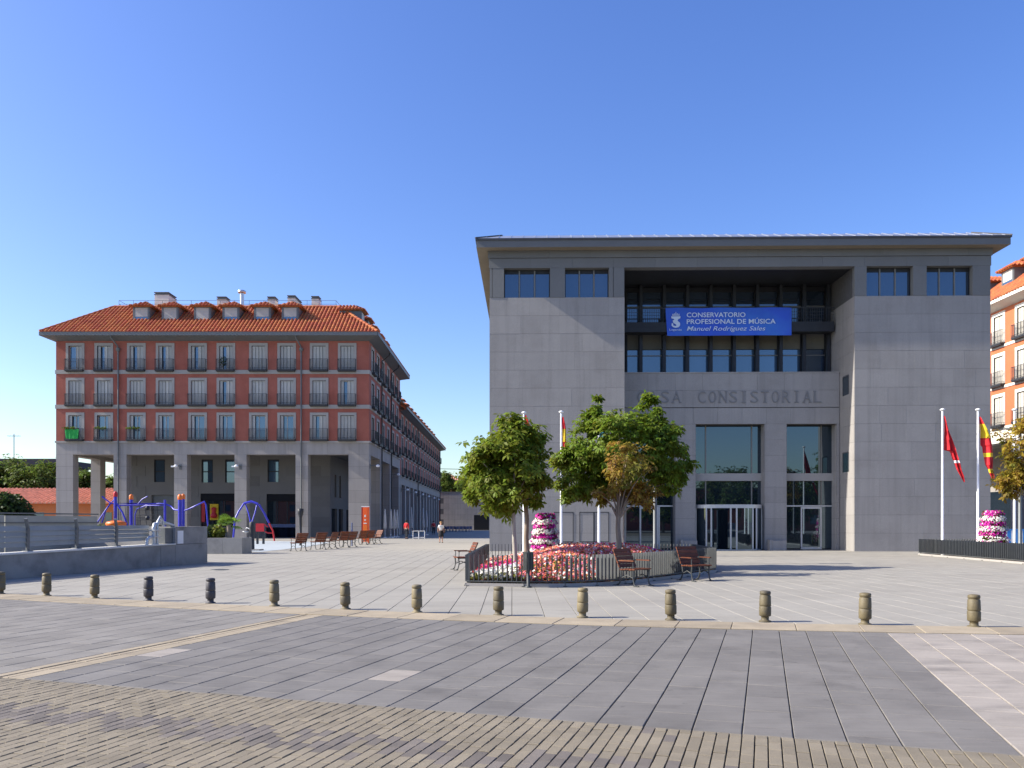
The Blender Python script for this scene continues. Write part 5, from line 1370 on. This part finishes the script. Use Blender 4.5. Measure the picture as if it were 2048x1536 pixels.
def tree(label, base, z0, trunk_top, crowns, nclump, per, size, lm, bm, tr=.06, group=None, limbs=14, sig=.17, nl=6, lean=(0,0), name='chestnut_tree', shell=.55):
    """crowns: list of (cx,cy,cz,rx,ry,rz) in world"""
    bx, by = base; t = thing(name, label, 'tree', (bx, by, z0), group=group)
    tx, ty, tz = lean[0], lean[1], trunk_top-z0
    trk = MB(); k1 = RNG.normal(0,.02,2)
    trk.tube([(0,0,-.05),(tx*.25+k1[0],ty*.2,tz*.33),(tx*.6+k1[1],ty*.6,tz*.7),(tx,ty,tz)],[tr*1.25,tr,tr*.92,tr*.85],8); obj('trunk', trk, M[bm], t)
    CL = []
    for (cx,cy,cz,rx,ry,rz,wt) in crowns:
        n = int(nclump*wt); d = unit(RNG.normal(size=(n,3))); r = (shell + (1-shell)*RNG.uniform(0,1,size=(n,1))**.6); 
        CL.append(np.concatenate([np.array([cx-bx,cy-by,cz-z0]) + d*r*np.array([rx,ry,rz]), d, np.full((n,1), min(rx,rz))],1))
    CL = np.concatenate(CL)
    lb_ = MB(); sel = RNG.permutation(len(CL))[:limbs]
    for i in sel:
        p = CL[i,:3]; m_ = np.array([tx,ty,tz])*.45 + p*.55 + np.array([0,0,.1]); m_[2] = max(m_[2], tz+.02)
        lb_.tube([(tx,ty,tz-.12), tuple(m_*.6+np.array([tx,ty,tz])*.4), tuple(m_), tuple(p)], [tr*.55,tr*.36,tr*.24,tr*.07], 5)
    obj('limbs', lb_, M[bm], t)
    P = []; A = []
    for c in CL:
        k = int(per*RNG.uniform(.6,1.3)); q_ = c[:3] + RNG.normal(size=(k,3))*sig*np.array([1,1,.8])*c[6]
        P.append(q_); A.append(unit(c[3:6]*.7 + np.array([0,0,.75]) + RNG.normal(size=(k,3))*.45))
    V = leaf_clusters(np.concatenate(P), np.concatenate(A), size, nl)
    stuff(obj('crown', np_mesh('crown', V, M[lm]), None, t))
    return t
def cw(px, py, Y, rxp, rzp, ry=None, wt=1.0):
    s = Y/FPX; return (PX(px,Y), Y, PZ(py,Y), rxp*s, (ry or rxp*s), rzp*s, wt)
YA = 23.6; tree('pale-trunked chestnut tree with orange tinged top at the left of the flower bed', (PX(1031,YA), YA), .45, PZ(1000,YA),
     [cw(1006,945,YA,76,74), cw(985,965,YA,58,52,None,.6), cw(1025,890,YA,46,56,None,.5), cw(945,945,YA,18,36,None,.08)], 44, 24, .21, 'leafy', 'barkp', .065, 'chestnut trees in the central bed', lean=(-.06,0))
YB = 26.2; tree('dark-trunked chestnut tree right behind the pale-trunked one', (PX(1054,YB), YB), .6, PZ(1010,YB),
     [cw(1046,930,YB,50,85), cw(1066,960,YB,36,52,None,.4)], 34, 24, .21, 'leafg', 'bark', .085, 'chestnut trees in the central bed', lean=(-.05,0))
YC = 27.6; tree('largest green chestnut tree with a wide crown in front of the recess', (PX(1247,YC), YC), .6, PZ(1005,YC),
     [cw(1240,905,YC,118,82,1.7), cw(1150,950,YC,46,52,1.1,.35), cw(1340,915,YC,46,70,1.1,.4), cw(1306,830,YC,24,46,.4,.14), cw(1186,830,YC,18,40,.3,.10), cw(1215,930,YC,60,60,1.2,.3)], 82, 24, .21, 'leafg', 'barkp', .06, 'chestnut trees in the central bed', limbs=20, lean=(.05,0), sig=.14)
YD_ = 24.0; tree('smaller chestnut tree with browning leaves before the large green one', (PX(1237,YD_), YD_), .5, PZ(1030,YD_),
     [cw(1258,938,YD_,46,64), cw(1222,988,YD_,36,24,None,.35), cw(1288,988,YD_,26,28,None,.25)], 30, 12, .17, 'leafb', 'bark', .08, 'chestnut trees in the central bed', limbs=18, sig=.18)
YR = 31.0; tree('chestnut tree with yellow autumn leaves cut by the right edge', (PX(2068,YR), YR), .3, PZ(1000,YR),
     [cw(2070,905,YR,62,82), cw(2040,960,YR,36,34,None,.3)], 46, 18, .20, 'leafa', 'bark', .07)
# far trees
def far_tree(label, px, ptop, Y, rpx, lm='leafd', grp='trees behind the low brick building', zb=0.0, squash=.55):
    zt = PZ(ptop, Y); r_ = rpx*Y/FPX; zc = zt - (zt-zb)*squash*.9; 
    tree(label, (PX(px,Y), Y), zb, max(zb+.8, zc-(zt-zc)*.6), [(PX(px,Y), Y, zc, r_, r_, zt-zc, 1)], 120, 24, .6, lm, 'bark', .22, grp, limbs=8, sig=.20, nl=4, name='broadleaf_tree', shell=.4)
for i, (px, pt, Y, rp_x) in enumerate(((-30,914,112,50),(22,916,114,48),(64,921,112,42),(104,930,116,44),(170,940,124,36),(226,948,122,32),(285,945,126,40))):
    far_tree('broadleaf tree behind the low brick building, %s from the left' % ORD[i], px, pt, Y, rp_x)
for i, (px, pt, Y, rp_x) in enumerate(((890,944,182,22),(925,950,180,20),(958,948,184,24),(992,950,182,22))):
    far_tree('tree beyond the street end wall, %s from the left' % ORD[i], px, pt, Y, rp_x, grp='trees beyond the street end')
for i, (x, y, h, r_) in enumerate(((-34,-34,11,5),(-20,-38,10,4.6),(-6,-36,11,5),(9,-32,11.5,5),(20,-27,9,4.6),(29,-25,9.2,4.2),(38,-25,8.4,4.2),(47,-26,12.5,5),(58,-28,13,5.5))):
    zc = h*.58
    tree('broadleaf tree across the plaza, %s of the row mirrored in the entrance glass' % ORD[i], (x,y), 0, 2.4, [(x,y,zc,r_,r_,h-zc,1)], 110, 22, .65, 'leafd', 'bark', .22, 'trees across the plaza', limbs=8, nl=4, name='broadleaf_tree', shell=.35)
tc = MB(); bush(tc, (0,0,1.45), (1.75,1.6,1.9), 7000, .14); tc.tube([(0,0,0),(0,0,1.5)],.1,6)
tag(obj('clipped_shrub', tc, M['leafc'], None, (PX(8,46), 46, 0)), 'large dark dome shaped clipped shrub above the ramp parapet at the left edge', 'shrub')

# unseen long building, added behind the camera to cover bright ground in glass reflections
ob = thing('reflection_building', 'unseen long low brick building, added behind the camera for the glass reflections', 'building', (-110, -58, 0))
h_ = [(6+6*k, 7.6+6*k, zz_, zz_+1.8) for k in range(36) for zz_ in (1.2, 4.6)]
ow = MB(); wall_holes(ow, (0,0), (1,0), (0,1), 225, 0, 7.6, h_, .25); ow.box(0,225,-12,-.3,0,7.5); obj('wall', ow, M['redbrick'], ob)
obj('roof', MB().box(-.6,225.6,-12.6,.6,7.61,7.95), M['navyroof'], ob)
for (a_, b_, c_, d_) in h_: blk('window', M['glass_w'], ob, a_, b_, -.26, -.22, c_, d_)
# ------------------------------------------------------------------ flagpoles and flags
YF = 37.0
def flagpole(px, pyt, lab, YF=YF):
    x = PX(px,YF); zt = PZ(pyt,YF); t = thing('flagpole', lab, 'flagpole', (x, YF, 0), group='white flagpoles')
    obj('pole', MB().lathe([(.075,0),(.075,.3),(.062,.32),(.045,zt-.12),(.04,zt-.1)],12), M['white'], t)
    obj('finial', MB().lathe([(.05,0),(.11,.02),(.11,.07),(.04,.10),(0,.11)],12,(0,0,zt-.1)), M['white'], t)
for px, py, lab in ((1048,823,'white flagpole rising behind the left chestnut trees'),(1122.5,821.5,'white flagpole behind the left edge of the large green tree'),(1198,821.5,'white flagpole behind the centre of the large green tree'),
                    (1885,817,'leftmost white flagpole in the right flower bed, with a red flag'),(1956,817,'middle white flagpole in the right flower bed, with a yellow and red flag'),(2029,817,'white flagpole nearest the right edge, behind the yellow tree')):
    flagpole(px, py, lab)
def flag(label, rows, mats, Y=YF-.02, folds=3.0):
    """rows: (py, pxl, pxr, material index) from top to bottom"""
    n = 8; s = Y/FPX; mb = MB(); x0 = PX(rows[0][1],Y); z0 = PZ(rows[0][0],Y)
    for i in range(len(rows)-1):
        vs_ = []
        for (py, l, r_, mi) in (rows[i], rows[i+1]):
            for k in range(n+1):
                t = k/n; x = PX(l+(r_-l)*t, Y)-x0; vs_.append((x, .10*math.sin(t*folds*math.pi+py*.05)*min(1,(r_-l)/14) - .05*t, PZ(py,Y)-z0))
        mb.add(vs_, [(k,k+1,k+n+2,k+n+1) for k in range(n)], rows[i][3], True)
    return tag(obj('flag', mb, [M[m_] for m_ in mats], None, (x0, Y, z0)), label, 'flag')
flag('limp red flag with white stars on the leftmost right-hand flagpole', [(832,1887,1889,0),(845,1888,1893,0),(862,1888,1898,0),(880,1888,1904,0),(900,1890,1909,0),(903,1901,1910,0),(918,1906,1915,0),(921,1908,1916,1),(926,1909,1918,0),(940,1914,1922,0),(952,1920,1927,0),(964,1927,1929,0)], ['flagr','white'])
flag('limp yellow and red flag on the middle right-hand flagpole', [(834,1958,1960,0),(848,1958,1966,1),(860,1959,1972,1),(876,1960,1980,0),(890,1962,1984,0),(894,1966,1985,0),(906,1968,1987,1),(914,1970,1987,0),(930,1972,1986,0),(938,1976,1984,1),(946,1978,1986,0),(957,1983,1987,0)], ['flagr','flagy'], folds=2.0)
flag('limp red flag showing above the left chestnut trees', [(830,1050,1052,0),(842,1050,1057,0),(856,1051,1062,0),(880,1052,1066,0),(910,1054,1068,0)], ['flagr'])
flag('limp yellow and red flag beside the large green tree', [(834,1124,1127,0),(846,1124,1130,0),(858,1125,1132,1),(882,1125,1132,1),(884,1125,1133,0),(910,1126,1134,0),(922,1128,1136,0)], ['flagr','flagy'])
flag('limp blue-green flag half hidden in the large green tree', [(832,1199,1202,0),(850,1199,1208,0),(880,1200,1212,0),(905,1202,1214,0)], ['flagb'])
# lamp post with two flat heads
def lamp_post(label, px, pyt, Y, arms=True):
    x = PX(px,Y); zt = PZ(pyt,Y); t = thing('street_lamp', label, 'street lamp', (x, Y, 0))
    obj('pole', MB().lathe([(.11,0),(.11,.5),(.075,.55),(.06,zt)],12), M['galvp'], t)
    if arms:
        for s_ in (-1,1):
            obj('lamp_head', MB().add([(s_*.06,-.16,0),(s_*.55,-.20,.10),(s_*.62,0,.12),(s_*.55,.20,.10),(s_*.06,.16,0),(s_*.06,-.16,.05),(s_*.55,-.20,.16),(s_*.62,0,.17),(s_*.55,.20,.16),(s_*.06,.16,.05)],
                [(0,1,2,3,4),(9,8,7,6,5),(0,5,6,1),(1,6,7,2),(2,7,8,3),(3,8,9,4)]), M['galv'], t, (0,0,zt-.05))
        obj('collar', MB().lathe([(.06,0),(.14,.02),(.14,.14),(.05,.18)],10,(0,0,zt-.1)), M['steel_d'], t)
lamp_post('grey street lamp with two flat heads half hidden by the large green tree', 1310, 872, 30.3)
lamp_post('grey lamp column beside the yellow tree at the right edge', 2040, 860, 32.5)
# barrier with blue and white stripes
YQ = 41.5
bq = thing('street_barrier', 'blue and white striped barrier behind the right flower tower', 'barrier', (PX(2006,YQ), YQ, 0))
for k in range(10): obj('stripe', MB().box(.02+.2*k,.21+.2*k,-.015,.015,.35,PZ(1061,YQ)), M['white' if k%2 == 0 else 'blue_b'], bq)
obj('top_rail', MB().box(0,2.05,-.03,.03,PZ(1061,YQ)+.002,PZ(1058,YQ)), M['blue_b'], bq)
for x in (.05,1.0,1.95): obj('leg', MB().box(x-.03,x+.03,.016,.05,0,PZ(1061,YQ)), M['galvp'], bq)

# ------------------------------------------------------------------ terrace under the arcade: parasols, barriers, tables
for i, (px, yb, hh, lab) in enumerate(((770,80,2.9,'folded white parasol nearest the arcade corner'),(782,81.5,2.9,'second folded parasol from the arcade corner'),(789,83,2.9,'third folded parasol from the arcade corner'),(794.5,84.5,2.9,'fourth folded parasol from the arcade corner'),
                                     (823,92,3.3,'folded pale parasol beside the person in red'),(846.5,96,3.3,'folded parasol right of the white barriers'),(853,98,3.0,'folded parasol furthest along the arcade'))):
    t = thing('folded_parasol', lab, 'parasol', (PX(px,yb), yb, 0), group='folded parasols by the arcade')
    obj('pole', MB().lathe([(.25,0),(.25,.06),(.03,.08),(.03,hh)],8), M['white'], t)
    obj('canopy', MB().lathe([(.10,.9),(.17,1.0),(.15,1.5),(.11,2.2),(.05,hh-.02),(0,hh)],8), M['canvas'], t)
for i, px in enumerate((826, 838)):
    Yb = 75.0
    t = thing('white_barrier', 'low white tubular barrier by the arcade, %s one' % ('left' if i == 0 else 'right'), 'barrier', (PX(px,Yb), Yb, 0), group='white tubular barriers')
    w_ = .53
    for z in (.75, .15): obj('rail', MB().tube([(0,0,z),(w_,0,z)],.025,6), M['white'], t)
    for x in (0, w_): obj('leg', MB().tube([(x,0,0),(x,0,.78)],.025,6), M['white'], t)
ct = 0
for px in (893, 912, 932):
    Yb = 132.0; t = thing('cafe_set', 'stack of blue cafe chairs and tables before the street end wall, %s group' % ORD[ct], 'chairs', (PX(px,Yb), Yb, 0), group='blue cafe furniture'); ct += 1
    obj('table', MB().lathe([(.3,0),(.04,.03),(.04,.7),(.5,.71),(.5,.75),(0,.76)],10), M['galvp'], t)
    for k in range(4):
        x, y = .8*math.cos(k*1.57+.4), .8*math.sin(k*1.57+.4)
        obj('chair', MB().box(x-.22,x+.22,y-.22,y+.22,.42,.46).box(x-.22,x+.22,y+.18,y+.22,.46,.9).box(x-.22,x-.18,y-.22,y-.18,0,.42).box(x+.18,x+.22,y-.22,y-.18,0,.42).box(x-.22,x-.18,y+.18,y+.22,0,.42).box(x+.18,x+.22,y+.18,y+.22,0,.42), M['navy_pan'], t)

# ------------------------------------------------------------------ people
def skin_mesh(name, nodes, edges, m, root=0, sub=1):
    me = bpy.data.meshes.new(name); me.from_pydata([n[:3] for n in nodes], edges, []); me.materials.append(m)
    o = bpy.data.objects.new(name, me); COL.objects.link(o)
    sk = o.modifiers.new('skin', 'SKIN'); sk.use_smooth_shade = True
    me.skin_vertices[0].data.foreach_set('radius', [r for n in nodes for r in (n[3], n[4] if len(n) > 4 else n[3])])
    for i, v in enumerate(me.skin_vertices[0].data): v.use_root = (i == root)
    s = o.modifiers.new('sub', 'SUBSURF'); s.levels = sub; s.render_levels = sub
    return o
def person(label, x, y, h, rz, top, bottom, hair, skirt=True, swing=.12):
    t = thing('person', label, 'person', (x, y, 0), rz); k = h/1.7
    S = lambda *n: tuple(v*k for v in n)
    st = swing
    nodes = [S(0,0,.95,.13,.11), S(0,.01,1.15,.13,.10), S(0,.0,1.36,.15,.10), S(0,.0,1.47,.06), S(0,-.01,1.56,.085,.10), S(0,-.01,1.66,.075,.09),
             S(.17,0,1.40,.055), S(.23,.02,1.14,.042), S(.24,-st*.8,.90,.035), S(.245,-st-.03,.80,.03,.02),
             S(-.17,0,1.40,.055), S(-.23,.02,1.14,.042), S(-.24,st*.5,.90,.035), S(-.245,st*.6,.80,.03,.02),
             S(.09,0,.88,.09), S(.09,-st,.48,.062), S(.09,-st*.6,.07,.04), S(.10,-st*.6-.14,.03,.035,.025),
             S(-.09,0,.88,.09), S(-.09,st*.7,.48,.062), S(-.09,st*1.5,.09,.04), S(-.10,st*1.5-.12,.03,.035,.025)]
    edges = [(0,1),(1,2),(2,3),(3,4),(4,5),(2,6),(6,7),(7,8),(8,9),(2,10),(10,11),(11,12),(12,13),(0,14),(14,15),(15,16),(16,17),(0,18),(18,19),(19,20),(20,21)]
    b_ = skin_mesh('body', nodes, edges, M['skin']); b_.parent = t
    e = .016*k
    sh = [S(0,0,.92,.16,.13), S(0,.01,1.15,.165,.13), S(0,0,1.36,.17,.12), S(0,0,1.44,.09), S(.17,0,1.40,.075), S(.225,.02,1.16,.062), S(-.17,0,1.40,.075), S(-.225,.02,1.16,.062)]
    se = [(0,1),(1,2),(2,3),(2,4),(4,5),(2,6),(6,7)]
    if not skirt: sh += [S(.24,-st*.7,.93,.05), S(-.24,st*.4,.93,.05)]; se += [(5,8),(7,9)]
    o = skin_mesh('shirt', sh, se, M[top]); o.parent = t
    if skirt:
        obj('skirt', MB().lathe([(.17*k,.98*k),(.20*k,.85*k),(.23*k,.6*k),(.235*k,.48*k),(.22*k,.48*k)],16), M[bottom], t)
    else:
        tr_ = [S(0,0,.94,.15,.12), S(.09,0,.86,.105), S(.09,-st,.48,.08), S(.09,-st*.6,.10,.065), S(-.09,0,.86,.105), S(-.09,st*.7,.48,.08), S(-.09,st*1.5,.12,.065)]
        o = skin_mesh('trousers', tr_, [(0,1),(1,2),(2,3),(0,4),(4,5),(5,6)], M[bottom]); o.parent = t
    obj('hair', MB().lathe([(.075*k,1.55*k),(.105*k,1.60*k),(.108*k,1.67*k),(.08*k,1.735*k),(0,1.755*k)],12,(0,.025*k,0)), M[hair], t)
    obj('nose', MB().lathe([(.014*k,0),(.012*k,.02*k),(0,.04*k)],6,(0,-.105*k,1.585*k)), M['skin'], t)
    for s_ in (-1,1): obj('shoe', MB().box(s_*.095*k-.045*k,s_*.095*k+.045*k,(-st*.6 if s_>0 else st*1.5)*k-.20*k,(-st*.6 if s_>0 else st*1.5)*k+.05*k,0,.06*k), M['skirt'], t)
    return t
gx, gy = GP(882,1085)
p1 = person('person in a patterned white top and black skirt walking across the sunny plaza', gx, gy, 1.60, R(12), 'shirtw', 'skirt', 'hair')
obj('shoulder_bag', MB().box(.2,.34,-.05,.12,.72,1.0).tube([(.27,.03,1.0),(.2,.02,1.25),(.12,.0,1.42)],.012,5), M['skirt'], p1)
person('person in a red shirt and dark trousers standing in the arcade shade', PX(813,75.5), 75.5, 1.75, R(160), 'shirtr', 'trouser', 'hairb', False, .05)
person('distant person in dark clothes far along the arcade', PX(867,104), 104, 1.7, R(20), 'redp', 'trouser', 'hairb', False, .08)
